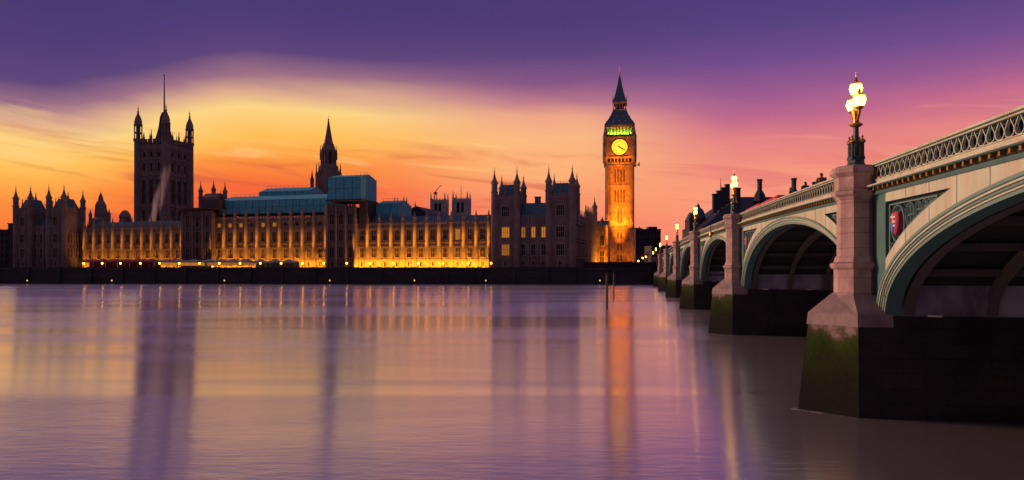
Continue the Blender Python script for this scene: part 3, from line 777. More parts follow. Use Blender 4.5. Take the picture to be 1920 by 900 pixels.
    lb = MB()
    for x in (-3, 3): lb.box(x - .15, x + .15, -9.2, -6, 24.4, 24.7)
    o = lb.build('light_bracket', STEEL, root); o2 = put('light_bracket', o.data, root); o2.rotation_euler.z = pi / 2
clock_tower()

# ------------------------------------------------------------------ great square tower
def square_tower():
    Xn, Yn = -202.2, 415.0; w = 23.0
    cx, cy = Xn - w / 2 * cos(B) + w / 2 * sin(B), Yn + w / 2 * sin(B) + w / 2 * cos(B)
    root = thing('square_tower', 'massive square gothic tower with corner turrets and tall flagstaff', 'tower', (cx, cy, 0), -B)
    h = w / 2 - 1.0; zt_ = 80
    wb = MB()
    for fa in range(4):
        t = MB(); cs = (-5.2, 0, 5.2)
        z0 = 5.8
        for s0, s1, ww, top in ((12, 20, 2.6, 30), (34, 40, 2.6, 42), (44, 58, 3.0, 61), (63, 68, 1.6, 70), (71.5, 74.5, 1.6, zt_)):
            X = [-h]; H = []
            for k, c in enumerate(cs): X += [c - ww / 2, c + ww / 2]; H.append((2 * k + 1, 1))
            X.append(h); wall_with_openings(t, X, [z0, s0, s1, top], H, .9, y0=-h); z0 = top
        t.box(-h, h, -h + .95, -h + 1.1, 6, zt_ - .5, 1)
        for z in (30, 42, 60.5, 69.8, 76): t.box(-h, h, -h - .5, -h - .003, z, z + .8)
        for x in (-7.9, -2.6, 2.6, 7.9): t.box(x - .35, x + .35, -h - .4, -h - .003, 7, 76)
        for x in (-6.6, -3.8, -1.4, 1.4, 3.8, 6.6): t.box(x - .12, x + .12, -h - .25, -h - .003, 7, 76)
        x = -h + .5
        while x < h - 1: t.box(x, x + 1, -h - .4, -h + .4, zt_, zt_ + 2.2); x += 1.9
        o = t.build('wall', [STONE2, GLASS], root); o.rotation_euler.z = fa * pi / 2
        for k in (-1, 0, 1):
            p = MB().lathe(k * 5.2, -h, pinnacle_prof(.55, zt_ + .5, zt_ + 6.5 + (1.5 if k == 0 else 0)), 6).build('pinnacle', STONE2, root); p.rotation_euler.z = fa * pi / 2
        for c in cs:
            for s0, s1, ww in ((12, 20, 2.6), (34, 40, 2.6), (44, 58, 3.0)):
                mu = MB()
                for j in (-1, 0, 1): mu.box(c + j * ww / 4 - .09, c + j * ww / 4 + .09, -h + .5, -h + .8, s0, s1)
                mu.box(c - ww / 2, c + ww / 2, -h + .45, -h + .78, (s0 + s1) / 2 - .12, (s0 + s1) / 2 + .12)
                mu.build('tracery', STONE2, root).rotation_euler.z = fa * pi / 2
    MB().box(-h, h, -h, h, zt_ - 1, zt_ - .4).build('roof', ROOF, root)
    tm = MB().lathe(0, 0, [(2.5, 5.8), (2.5, 30), (2.4, 31), (2.4, 61), (2.3, 62), (2.3, 80.6), (2.75, 81.4), (2.75, 82.6)], 8).mesh('turret', STONE2)
    lt = MB().lathe(0, 0, [(1.1, 82.6), (1.1, 90.5)], 8)
    for k in range(8):
        a = pi / 8 + 2 * pi * k / 8; lt.tube((2.1 * cos(a), 2.1 * sin(a), 82.6), (2.1 * cos(a), 2.1 * sin(a), 90.5), .34, 5)
    lt.lathe(0, 0, [(2.35, 85.8), (2.35, 86.5)], 8)
    lt.lathe(0, 0, [(2.5, 90.3), (2.6, 91.2), (2.2, 91.6), (2.25, 93), (1.7, 95), (.8, 97), (.45, 98.2), (.7, 98.8), (.2, 99.4), (.35, 100.2), (.06, 102.2)], 8)
    lm = lt.mesh('turret_lantern', STONE2)
    q = w / 2 - 1.6
    for sx_ in (-1, 1):
        for sy_ in (-1, 1):
            o = put('turret', tm, root, (sx_ * q, sy_ * q, 0)); put('turret_lantern', lm, o)
    # pyramid that carries the flagstaff
    sq = lambda r, z: [(sx_ * r, sy_ * r, z) for sx_, sy_ in ((-1, -1), (1, -1), (1, 1), (-1, 1))]
    MB().rings([sq(r, z) for r, z in ((4.6, 79.6), (3.2, 85), (2.3, 90), (1.7, 97), (.9, 100))]).build('flagstaff_base', STEEL, root)
    MB().lathe(0, 0, [(.55, 98), (.42, 110), (.22, 122), (.5, 122.3), (.1, 123)], 8).build('flagstaff', STEEL, root)
square_tower()

# ------------------------------------------------------------------ central spire
def spire_tower():
    Y = 400.0; X = (616 - 960) / F * Y
    root = thing('spire_tower', 'slender octagonal stone spire rising behind the teal scaffold box', 'spire', (X, Y, 0), -B)
    def oz(py): return CAMZ + (502 - py) / F * Y
    MB().lathe(0, 0, [(7.2, 20), (7.2, oz(338)), (6.6, oz(332)), (6.2, oz(325)), (4.7, oz(310))], 8).build('drum', STONE2, root)
    MB().lathe(0, 0, [(2.2, oz(312)), (2.2, oz(284))], 8).build('lantern_core', STEEL, root)
    ln_ = MB()
    for k in range(8):
        a = pi / 8 + 2 * pi * k / 8
        ln_.tube((3.9 * cos(a), 3.9 * sin(a), oz(314)), (3.7 * cos(a), 3.7 * sin(a), oz(284)), .62, 6)
    ln_.lathe(0, 0, [(4.4, oz(314)), (4.5, oz(309))], 8); ln_.lathe(0, 0, [(4.3, oz(286)), (4.4, oz(282)), (3.6, oz(278)), (3.0, oz(272)), (3.1, oz(270))], 8)
    ln_.build('lantern', STONE2, root)
    MB().lathe(0, 0, [(2.7, oz(272)), (2.1, oz(262)), (1.3, oz(247)), (.6, oz(232)), (.3, oz(226)), (.5, oz(225)), (.1, oz(222)), (.06, oz(217))], 8).build('spire', STONE2, root)
    pm = MB().lathe(0, 0, pinnacle_prof(.62, oz(345), oz(305)), 6).mesh('pinnacle', STONE2); p2 = MB().lathe(0, 0, pinnacle_prof(.4, oz(300), oz(272)), 6).mesh('pinnacle', STONE2)
    for k in range(8):
        a = pi / 8 + 2 * pi * k / 8
        put('pinnacle', pm, root, (6.6 * cos(a), 6.6 * sin(a), 0)); put('pinnacle', p2, root, (4.5 * cos(a), 4.5 * sin(a), 0))
    for sx_, sy_ in ((-1, -1), (1, -1)):
        MB().lathe(sx_ * 8.6, sy_ * 3, [(1.0, 20), (1.0, oz(342)), (1.15, oz(338)), (.5, oz(330)), (.05, oz(318))], 8).build('stair_turret', STONE2, root)
spire_tower()

# ------------------------------------------------------------------ scaffold covers over the roofs
def sheet_block(name, label, q0, q1, off, depth, z0, z1, ridge, cat='scaffold cover', rail=True):
    root = thing(name, label, cat, floc(q0, off), -B)
    Lq = q1 - q0
    b = MB(); ym = depth / 2
    b.rings([[(0, 0, z0), (0, depth, z0), (0, depth, z1), (0, ym, z1 + ridge), (0, 0, z1)], [(Lq, 0, z0), (Lq, depth, z0), (Lq, depth, z1), (Lq, ym, z1 + ridge), (Lq, 0, z1)]])
    b.build('sheeting', SHEET, root)
    s = MB(); n = max(2, int(Lq / 3.2))
    for k in range(n + 1):
        x = Lq * k / n
        s.tube((x, -.12, z0 - .6), (x, -.12, z1 + .1), .06, 4)
    for z in (z0, (z0 + z1) / 2, z1): s.tube((0, -.14, z), (Lq, -.14, z), .06, 4)
    s.build('scaffold_pole', STEEL, root)
    if rail:
        r_ = MB(); m = max(3, int(depth / 2.5))
        for k in range(int(Lq / 2.2) + 1):
            x = k * 2.2; r_.tube((x, ym, z1 + ridge - .3), (x, ym, z1 + ridge + 1.0), .05, 4)
        r_.tube((0, ym, z1 + ridge + .9), (Lq, ym, z1 + ridge + .9), .05, 4)
        for k in range(m + 1):
            y = depth * k / m; zz = z1 + ridge * (1 - abs(y - ym) / ym); r_.tube((Lq, y, zz), (Lq, y, zz + 1.1), .05, 4)
        r_.build('guard_rail', STEEL, root)
    return root
q0, q1 = Q(412, 1), Q(615, 1)
sheet_block('sheeted_roof', 'long teal sheeted roof laid over scaffolding on the central wing', q0, q1 - .4, 1.2, 16, fz(402, q0), fz(374, (q0 + q1) / 2), 2.6)
q0, q1 = Q(614.5, -4), Q(676, -4)
o = sheet_block('sheeted_box', 'tall teal box of scaffold sheeting standing above the roofs', q0, q1, -4, 14.5, 33.4, 42.2, 1.8)
dk = MB().box(-.6, q1 - q0 + .6, -.6, 15.0, 32.7, 33.3)
for k in range(6): dk.tube(((q1 - q0) * k / 5, 0, 26), ((q1 - q0) * k / 5, 0, 32.7), .09, 4)
for z in (28, 30.5): dk.tube((0, -.1, z), (q1 - q0, -.1, z), .08, 4)
dk.build('scaffold_deck', SCAFD, o)
MB().box(Q(667, -4) - q0 + .4, q1 - q0 + 1.2, 2.2, 14, 23, 32.6).build('scaffold_screen', SCAFD, o)
q0, q1 = Q(486, 14), Q(580, 14)
o = sheet_block('roof_shelter', 'low grey temporary shelter on the roof left of the spire'.replace(' left of', ' beside'), q0, q1, 14, 12, 34, fz(360, q0, 14), 2.2)
q0, q1 = Q(705, 6), Q(746, 6)
sheet_block('sheeted_hut', 'small teal sheeted block lower than the tall box', q0, q1, 6, 14, 23.5, fz(382, q1, 6), 2.0)
q0, q1 = Q(341, -3), Q(411, -3)
root = thing('scaffold_canopy', 'dark flat scaffold canopy jutting over the tower bay by the south wing', 'scaffold canopy', floc(q0, -3), -B)
Lq = q1 - q0
b = MB().box(-.4, Lq, -.6, 16, 31.0, 31.6); b.box(-.2, Lq * .5, 0, 15, 29.9, 30.9); b.box(Lq * .5, Lq - .3, .2, 15, 31.7, 35.0)
b.build('deck', SCAFD, root)
p = MB()
for k in range(8): p.tube((Lq * k / 7, -.2, 6), (Lq * k / 7, -.2, 31), .08, 4)
for z in (10, 14.5, 19, 23.5, 28): p.tube((0, -.2, z), (Lq, -.2, z), .07, 4)
p.build('scaffold_pole', SCAFD, root)

# ------------------------------------------------------------------ small roof towers and far towers
def roof_turret_group(label, px, Y, tops, zbase, body):
    X0 = (px - 960) / F * Y
    root = thing('roof_turret_block', label, 'roof turrets', (X0, Y, 0), -B)
    x0, x1, zb = body
    MB().box(x0, x1, -2, 4, zbase, zb).rings([[(x0, -2, zb), (x1, -2, zb), (x1, 4, zb), (x0, 4, zb)], [(x0 + 1, 0, zb + 2), (x1 - 1, 0, zb + 2), (x1 - 1, 2, zb + 2), (x0 + 1, 2, zb + 2)]]).build('roof_block', STONE2, root)
    for x, y, z in tops:
        put('turret', turret_mesh('turret', 1.15, zbase, z - 9, z, STONE2), root, (x, y, 0))
    return root
Yb = 360.0; s_ = Yb / F
def hz(py, Y=Yb): return CAMZ + (502 - py) / F * Y
roof_turret_group('three slim turrets on the roof beside the great square tower', 399, Yb, [(-7.2, 0, hz(336)), (-.3, 1, hz(334)), (7.2, 0, hz(339)), (3.2, 2, hz(354))], 20, (-5, 5, hz(370)))
def small_spire():
    Y = 345.0; root = thing('roof_lantern', 'dark stepped roof lantern rising over the south wing', 'roof lantern', ((189 - 960) / F * Y, Y, 0), -B)
    z = lambda py: CAMZ + (502 - py) / F * Y
    MB().lathe(0, 0, [(4.4, 22), (4.4, z(412)), (3.0, z(408)), (2.6, z(385)), (2.0, z(380)), (1.3, z(376)), (.9, z(368)), (.2, z(362)), (.05, z(358))], 8).build('lantern_drum', STONE2, root)
    for dx in (-5.2, 4.6, 5.9): MB().lathe(dx, -1, [(.8, 22), (.8, z(404)), (.9, z(402)), (.4, z(398)), (.05, z(392))], 8).build('pinnacle', STONE2, root)
    root = thing('roof_vent', 'squat round topped vent on the south wing roof', 'roof vent', ((234.5 - 960) / F * Y, Y, 0), -B)
    MB().lathe(0, 0, [(2.6, 22), (2.6, z(410)), (2.9, z(408)), (2.6, z(403)), (1.6, z(397)), (.5, z(394))], 8).build('vent_drum', STONE2, root)
    for dx in (-3, 3.2): MB().lathe(dx, 0, [(.5, 22), (.5, z(414)), (.05, z(404))], 6).build('pinnacle', STONE2, root)
small_spire()
def box_tower(name, label, px0, px1, py, ptop, Y, m, zb=10):
    w = (px1 - px0) / F * Y; X0 = (px0 - 960) / F * Y; z = lambda p: CAMZ + (502 - p) / F * Y
    root = thing(name, label, 'tower', (X0 + w / 2, Y, 0), -B * .5)
    h = w / 2 * .93; zt_ = z(py)
    b = MB(); 
    for fa in range(4):
        t = MB(); wall_with_openings(t, [-h, -h * .5, -h * .08, h * .08, h * .5, h], [zb, zt_ - h * 1.9, zt_ - h * .5, zt_], [(1, 1), (3, 1)], .5, y0=-h)
        x = -h
        while x < h - .5: t.box(x, x + .6, -h - .1, -h + .3, zt_, zt_ + .9); x += 1.2
        for q in (zt_ - h * .35, zt_ - h * 2.05): t.box(-h, h, -h - .25, -h - .003, q, q + .5)
        o = t.build('wall', m, root); o.rotation_euler.z = fa * pi / 2
    MB().box(-h + .6, h - .6, -h + .6, h - .6, zb, zt_ - .3).build('belfry_core', GLASS, root)
    pm = MB().lathe(0, 0, [(h * .17, zb), (h * .17, zt_ + .5), (h * .2, zt_ + .8), (h * .12, zt_ + 1.2), (h * .1, zt_ + (z(ptop) - zt_) * .5), (.05, z(ptop))], 8).mesh('pinnacle', m)
    for sx_ in (-1, 1):
        for sy_ in (-1, 1): put('pinnacle', pm, root, (sx_ * h, sy_ * h, 0))
    return root
t = box_tower('church_tower', 'pale twin church tower next to the red crane jib', 810, 838, 376, 361, 520, PALE)
t['group'] = 'pale church towers beyond the palace'
t = box_tower('church_tower', 'pale twin church tower next to the turreted pavilion, thin mast beside it', 851, 880, 374, 359, 520, PALE)
t['group'] = 'pale church towers beyond the palace'
box_tower('church_tower', 'small dark square tower with four pinnacles behind the sheeted hut', 742, 761, 381, 368, 340, STONE2)
def hall_gable():
    Y = 335.; root = thing('hall_roof', 'dark gabled hall roof with thin finial behind the north wing', 'hall', ((788 - 960) / F * Y, Y, 0), -B)
    z = lambda p: CAMZ + (502 - p) / F * Y
    MB().rings([[(-5.6, -6, 20), (5.6, -6, 20), (5.6, -6, z(401)), (0, -6, z(388)), (-5.6, -6, z(401))], [(-5.6, 30, 20), (5.6, 30, 20), (5.6, 30, z(401)), (0, 30, z(388)), (-5.6, 30, z(401))]]).build('roof', DROOF, root)
    MB().lathe(0, -6, [(.35, z(392)), (.3, z(386)), (.05, z(380))], 6).build('finial', STONE2, root)
    MB().lathe(-5.2, -6, [(.2, 26), (.12, z(378))], 6).build('mast', STEEL, root)
    # mast by the church tower
    Y = 500.; m = thing('mast', 'thin dark mast between the church towers and the pavilion', 'mast', ((864.5 - 960) / F * Y, Y, 5.9))
    MB().lathe(0, 0, [(.35, 0), (.2, 55), (.06, (502 - 344) / F * Y)], 6).build('pole', STEEL, m); MB().tube((-.8, 0, 52), (.8, 0, 52), .1, 4).build('cross_arm', STEEL, m)
    Y = 620.; c = thing('tower_crane', 'far red tower crane with raised jib over the palace roofs', 'crane', ((817 - 960) / F * Y, Y, 5.9))
    h = (502 - 363) / F * Y
    mb = MB()
    for sx_ in (-.8, .8):
        for sy_ in (-.8, .8): mb.tube((sx_, sy_, 0), (sx_, sy_, h), .18, 4)
    for k in range(20): mb.tube((-.8, -.8, h * k / 20), (.8, -.8, h * (k + 1) / 20), .12, 4)
    mb.build('crane_mast', RED, c)
    MB().tube((-2, 0, h), (4.6, 0, h + 7.6), .45, 4, .25).tube((4.6, 0, h + 7.6), (5.2, 0, h + 5.5), .14, 4).build('jib', RED, c)
    MB().box(-1.2, 1.2, -1, 1, h - .6, h + 1.4).build('cab', RED, c)
hall_gable()

# ------------------------------------------------------------------ river wall, terrace things
root = thing('river_wall', 'long dark granite river wall below the palace terrace', 'river wall')
b = MB(); X = [-2400, -300, 70, 2400]; Yw_ = [wall_y(-300) + 150, wall_y(-300), 249, 249]
for i in range(3):
    p, q = (X[i], Yw_[i]), (X[i + 1], Yw_[i + 1])
    b.face([(p[0], p[1] - .9, -3), (q[0], q[1] - .9, -3), (q[0], q[1], 5.3), (p[0], p[1], 5.3)]); b.face([(p[0], p[1], 5.3), (q[0], q[1], 5.3), (q[0], q[1] + .6, 5.9), (p[0], p[1] + .6, 5.9)])
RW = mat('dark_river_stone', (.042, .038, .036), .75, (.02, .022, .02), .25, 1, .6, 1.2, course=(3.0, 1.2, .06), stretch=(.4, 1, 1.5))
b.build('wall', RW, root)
dx, dy = 370 / sqrt(370 ** 2 + 21 ** 2), -21 / sqrt(370 ** 2 + 21 ** 2)
c = MB()
def wl(d, o, z): return (-300 + d * dx - o * dy * -1, wall_y(-300) + d * dy - o * dx * 1, z)
for d0 in range(0, 365, 20):
    c.rings([[wl(d0, .45, 5.25), wl(d0 + 19.9, .45, 5.25), wl(d0 + 19.9, -.5, 5.25), wl(d0, -.5, 5.25)], [wl(d0, .45, 6.15), wl(d0 + 19.9, .45, 6.15), wl(d0 + 19.9, -.5, 6.15), wl(d0, -.5, 6.15)]])
c.build('coping', RW, root)
for k in range(0, 366, 12):
    MB().rings([[wl(k, 1.5, -2), wl(k + 1.6, 1.5, -2), wl(k + 1.6, -.2, -2), wl(k, -.2, -2)], [wl(k, .7, 6.3), wl(k + 1.6, .7, 6.3), wl(k + 1.6, -.6, 6.3), wl(k, -.6, 6.3)]]).build('wall_pier', RW, root)

# mud along the foot of the wall
b = MB(); b.rings([[(-300, wall_y(-300) - 5, -.4), (-300, wall_y(-300), .5), (-300, wall_y(-300) + 2, .5)], [(70, 246, -.4), (70, 249, .35), (70, 251, .35)]]); tag(b.build('foreshore', MATS['mud']), kind='structure')

ORD = ['first', 'second', 'third', 'fourth', 'fifth', 'sixth', 'seventh', 'eighth', 'ninth', 'tenth', 'eleventh', 'twelfth', 'thirteenth', 'fourteenth', 'fifteenth', 'sixteenth', 'seventeenth', 'eighteenth', 'nineteenth', 'twentieth']
lam = MB().lathe(0, 0, [(.22, 0), (.22, .3), (.09, .4), (.07, 1.35), (.14, 1.4)], 8).mesh('lamp_post', STEEL)
glb = MB().lathe(0, 0, [(.10, 1.4), (.25, 1.50), (.32, 1.72), (.25, 1.93), (.08, 2.05)], 8).mesh('globe', TLAMP, True)
px_l = [157, 191.6, 226, 263, 299, 336, 374, 411, 450, 488, 527, 567, 607, 650, 694, 738, 784, 831, 878, 921]
for i, px in enumerate(px_l):
    u = (px - 960) / F
    y = 250.
    for _ in range(8): y = wall_y(u * y) + 1.2
    o = thing('terrace_lamp', f'{ORD[i]} small amber terrace lamp along the river wall from its south end', 'lamp', (u * y, y, 5.9), 0, 'globe lamps along the terrace wall')
    put('lamp_post', lam, o); put('globe', glb, o)
brk = MB().box(-.08, .08, -.5, .1, -.05, .05).box(-.2, .2, -.7, -.3, -.35, -.05).mesh('bracket', STEEL); nl = MB().lathe(0, -.5, [(.10, -.05), (.2, .05), (.23, .25), (.14, .45), (.05, .5)], 8).mesh('lamp_glass', NLAMP)
NAV = ['under the dark south pavilion', 'below the red marquee', 'below the scaffold canopy', 'below the tall teal scaffold box', 'below the hall gable', 'under the north wing end', 'between the pavilion and the timber posts']
for i, px in enumerate((52.6, 211, 421.6, 619, 777.5, 911, 1124.5)):
    u = (px - 960) / F; y = 250.
    for _ in range(8): y = wall_y(u * y) - 1.3
    z = CAMZ - (527 - 502) / F * y
    o = thing('wall_lamp', 'small yellow lamp low on the river wall ' + NAV[i], 'lamp', (u * y, y, z), 0, 'marker lamps low on the river wall')
    put('bracket', brk, o); put('lamp_glass', nl, o)

def marquee(label, px0, px1, canvas, lit=None, posts=True, h=2.5):
    u0, u1 = (px0 - 960) / F, (px1 - 960) / F
    y0 = y1 = 255.
    for _ in range(8): y0 = wall_y(u0 * y0) + 4; y1 = wall_y(u1 * y1) + 4
    a, bb = Vector((u0 * y0, y0, 5.9)), Vector((u1 * y1, y1, 5.9))
    d = (bb - a); Lm = d.length; root = thing('marquee', label, 'marquee', a, atan2(d.y, d.x))
    rb = MB(); n = max(1, int(Lm / 4.2))
    for k in range(n):
        x0, x1 = Lm * k / n, Lm * (k + 1) / n; xm = (x0 + x1) / 2
        rb.rings([[(x0, 0, h - .45), (x1 - .02, 0, h - .45), (x1 - .02, 5, h - .45), (x0, 5, h - .45)], [(x0, 0, h), (x1 - .02, 0, h), (x1 - .02, 5, h), (x0, 5, h)], [(xm - .3, 2.3, h + .85), (xm + .3, 2.3, h + .85), (xm + .3, 2.7, h + .85), (xm - .3, 2.7, h + .85)]])
    rb.build('canopy', canvas, root)
    pm = MB().box(-.06, .06, -.06, .06, 0, h - .45).mesh('post', WHITEP)
    for k in range(n + 1):
        put('post', pm, root, (Lm * k / n, .1, 0)); put('post', pm, root, (Lm * k / n, 4.9, 0))
    if lit: MB().box(0, Lm, 4.95, 5.0, .9, h - .4).build('lit_back_wall', lit, root)
    else: MB().box(0, Lm, 4.95, 5.0, 0, h - .45).build('back_wall', canvas, root)
marquee('long dark red marquee on the terrace by the south pavilion', 152, 288, REDT, h=2.6)
marquee('glowing glazed marquee between the red and grey ones', 290, 372, GREYT, LITW)
marquee('grey marquee with white posts under the scaffold canopy', 376, 468, GREYT, LITD)
marquee('second grey marquee with white posts in front of the central wing', 470, 552, GREYT, h=2.3)

# steam drifting in front of the great tower
def steam():
    Y = 372.; X = (297 - 960) / F * Y; s = Y / F
    b = MB(); prof = [(3.2, 29), (3.3, 36), (3.0, 43), (2.6, 50), (2.2, 57), (1.4, 62)]
    rings_ = []
    for r, z in prof:
        cx = (z - 30) * .24 - 2.5
        rings_.append([(cx + r * 1.15 * cos(2 * pi * k / 12), r * .8 * sin(2 * pi * k / 12), z) for k in range(12)])
    b.rings(rings_)
    m = bpy.data.materials.new('steam'); m.use_nodes = True; t = m.node_tree; t.nodes.clear()
    o = t.nodes.new('ShaderNodeOutputMaterial'); v = t.nodes.new('ShaderNodeVolumePrincipled'); v.inputs['Color'].default_value = (.95, .8, .82, 1); v.inputs['Anisotropy'].default_value = .2
    tcn = t.nodes.new('ShaderNodeTexCoord'); mp = t.nodes.new('ShaderNodeMapping'); mp.inputs['Scale'].default_value = (.34, .34, .05); t.links.new(tcn.outputs['Object'], mp.inputs[0])
    n = t.nodes.new('ShaderNodeTexNoise'); n.inputs['Scale'].default_value = 1; n.inputs['Detail'].default_value = 2; n.inputs['Distortion'].default_value = .6; t.links.new(mp.outputs[0], n.inputs['Vector'])
    r = t.nodes.new('ShaderNodeMapRange'); r.inputs[1].default_value = .47; r.inputs[2].default_value = .72; r.inputs[4].default_value = .42; t.links.new(n.outputs[0], r.inputs[0])
    sp = t.nodes.new('ShaderNodeSeparateXYZ'); t.links.new(tcn.outputs['Object'], sp.inputs[0])
    def mm(op, a, b_=None, c_=None):
        q = t.nodes.new('ShaderNodeMath'); q.operation = op
        for i_, x_ in enumerate((a, b_, c_)):
            if x_ is None: continue
            if isinstance(x_, (int, float)): q.inputs[i_].default_value = x_
            else: t.links.new(x_, q.inputs[i_])
        return q.outputs[0]
    ax = mm('SUBTRACT', sp.outputs[0], mm('MULTIPLY_ADD', sp.outputs[2], .24, -9.7))
    r2_ = mm('ADD', mm('POWER', mm('DIVIDE', ax, 3.3), 2), mm('POWER', mm('DIVIDE', sp.outputs[1], 2.4), 2))
    fall = mm('MAXIMUM', mm('SUBTRACT', 1, r2_), 0)
    top_ = t.nodes.new('ShaderNodeMapRange'); top_.inputs[1].default_value = 62; top_.inputs[2].default_value = 42; t.links.new(sp.outputs[2], top_.inputs[0])
    t.links.new(mm('MULTIPLY', mm('MULTIPLY', r.outputs[0], fall), top_.outputs[0]), v.inputs['Density']); t.links.new(v.outputs[0], o.inputs['Volume'])
    ob = b.build('steam_plume', m, None, (X, Y, 0)); tag(ob, 'pale pink steam rising in front of the great square tower', 'steam', kind='stuff')
steam()

# ------------------------------------------------------------------ far left and far right background
def bare_tree(name, label, loc, h, seed, m, spread=.55, depth=5, tw=.9, group=None):
    rr_ = random.Random(seed); root = thing(name, label, 'tree', loc, 0, group)
    tb, cb = MB(), MB()
    def grow(p, d, ln_, r, lv):
        q = p + d * ln_
        (tb if lv < 2 else cb).tube(p, q, r, 5 if lv < 3 else 3, r * .68)
        if lv >= depth: return
        for _ in range(3 if lv else 4):
            nd = (d + Vector((rr_.uniform(-1, 1), rr_.uniform(-1, 1), rr_.uniform(-.35, .6))) * spread * 1.25).normalized()
            grow(p + d * ln_ * rr_.uniform(.6, 1), nd, ln_ * rr_.uniform(.6, .82), r * .62, lv + 1)
    grow(Vector((0, 0, 0)), Vector((0, 0, 1)), h * .3, h * .022, 0)
    tb.build('trunk', m, root); cb.build('crown', m, root); return root
for i, (px, py, Y, h, lab) in enumerate(((3, 430, 400, 23, 'bare ruddy tree at the far upriver edge'), (13, 432, 410, 21, 'bare ruddy tree beside the dark block by the south pavilion'), (-12, 430, 405, 24, 'bare ruddy tree half out of the picture upriver'))):
    bare_tree('bare_tree', lab, ((px - 960) / F * Y, Y, 5.9 + 5), h, 11 + i, BARKR, group='bare trees upriver')
def plain_block(name, label, px0, px1, py, Y, m, roofz=0, rows=4, cols=7, depth=18, rz=0.):
    X0, X1 = (px0 - 960) / F * Y, (px1 - 960) / F * Y; w = X1 - X0; zt_ = CAMZ + (502 - py) / F * Y
    root = thing(name, label, 'building', (X0, Y, 0), rz)
    wb = MB(); cw = w / cols; rh = (zt_ - 7.5) / rows; X = [0.]
    for c_ in range(cols): X += [cw * (c_ + .3), cw * (c_ + .7)]
    X.append(w); Z = [5.8]
    for r_ in range(rows): Z += [7 + rh * (r_ + .25), 7 + rh * (r_ + .75)]
    Z.append(zt_); H = [(2 * c_ + 1, 2 * r_ + 1) for c_ in range(cols) for r_ in range(rows)]
    wall_with_openings(wb, X, Z, H, .4); wb.box(0, w, .45, depth, 5.8, zt_ - .02); wb.box(-.2, w + .2, -.3, depth + .2, zt_, zt_ + .5); wb.build('wall', m, root)
    gm = MB().box(-cw * .2, cw * .2, 0, .1, 0, rh * .5).mesh('window', GLASS)
    for i_, k_ in H: put('window', gm, root, (cw * ((i_ - 1) // 2 + .5), .33, Z[k_]))
    return root, w, zt_
plain_block('dark_building', 'dark plain block at the upriver edge beyond the south pavilion', -60, 26, 432, 385, DARKB, rows=5, cols=10)
r_, w_, z_ = plain_block('chimney_block', 'small dark block topped by a chimney against the south pavilion', 15, 27, 420, 380, DARKB, rows=3, cols=2)
u = (0 - 960) / F
o = thing('hoarding', 'low blue hoarding along the river wall by the south pavilion', 'hoarding', (-212, wall_y(-212) + 1.6, 5.9), atan2(-21, 370))
MB().box(-2, 20, 0, .15, 0, 2.6).build('panel', BLUEH, o)
pm = MB().box(-.08, .08, -.1, .3, 0, 2.8).mesh('post', STEEL)
for k in range(8): put('post', pm, o, (-2 + k * 3.1, 0, 0))
r_, w_, z_ = plain_block('office_block', 'dark office block between the clock tower and the bridge', 1192, 1239, 431, 400, DARKB, rows=6, cols=7, depth=30)
MB().box(w_ * .55, w_ * .9, 3, 10, z_, z_ + 2).box(w_ * .15, w_ * .3, 3, 8, z_, z_ + 1.2).build('plant_room', DARKB, r_)
plain_block('corner_building', 'low dark building at the far foot of the bridge', 1222, 1300, 462, 370, DARKB, rows=4, cols=8, depth=20)
bare_tree('bare_tree', 'bare tree in front of the dark office block', ((1214 - 960) / F * 350, 350, 5.9), 12, 31, BARKR, group='bare trees by the bridge foot')
bare_tree('bare_tree', 'bare tree beside the far foot of the bridge', ((1232 - 960) / F * 345, 345, 5.9), 11, 37, BARKR, group='bare trees by the bridge foot')
def shrub(label, loc, r, h, seed):
    rr_ = random.Random(seed); root = thing('shrub', label, 'shrub', loc); st, fo = MB(), MB()
    for k in range(26):
        a = rr_.uniform(0, 2 * pi); q = Vector((cos(a) * r * rr_.uniform(.2, 1), sin(a) * r * rr_.uniform(.2, 1), h * rr_.uniform(.5, 1)))
        st.tube((q.x * .2, q.y * .2, 0), q, .06, 3, .02)
        for j in range(26):
            p = q * rr_.uniform(.45, 1.05) + Vector((rr_.gauss(0, .35), rr_.gauss(0, .35), rr_.gauss(0, .3))); sgn = .16
            v1 = Vector((rr_.gauss(0, 1), rr_.gauss(0, 1), rr_.gauss(0, 1))).normalized() * sgn; v2 = v1.orthogonal().normalized() * sgn
            fo.face([p - v1, p - v2 * .6, p + v1, p + v2 * .6])
    st.build('stem', BARK, root); fo.build('foliage', LEAF, root)
for i, (px, Y, r, h, lab) in enumerate(((1150, 318, 2.6, 4.0, 'rounded shrub at the foot of the clock tower'), (1166, 316, 3.2, 5.4, 'taller shrub before the middle of the clock tower base'), (1184, 317, 2.4, 3.6, 'small shrub at the bridge side of the clock tower'), (1110, 304, 2.6, 3.2, 'low shrub in front of the amber link range'))):
    shrub(lab, ((px - 960) / F * Y, Y, 5.9), r, h, 50 + i)
hw_ = thing('garden_wall', 'dark low wall and hedge between pavilion and bridge', 'wall', (26, 258, 5.9), -B * .6)
MB().box(0, 26, 0, .5, 0, 1.5).box(-.1, 26.1, -.1, .6, 1.5, 1.7).build('wall_face', RW, hw_)
MB().box(0, 26, 3, 4, 0, 2.2).build('inner_wall', DARKB, hw_)

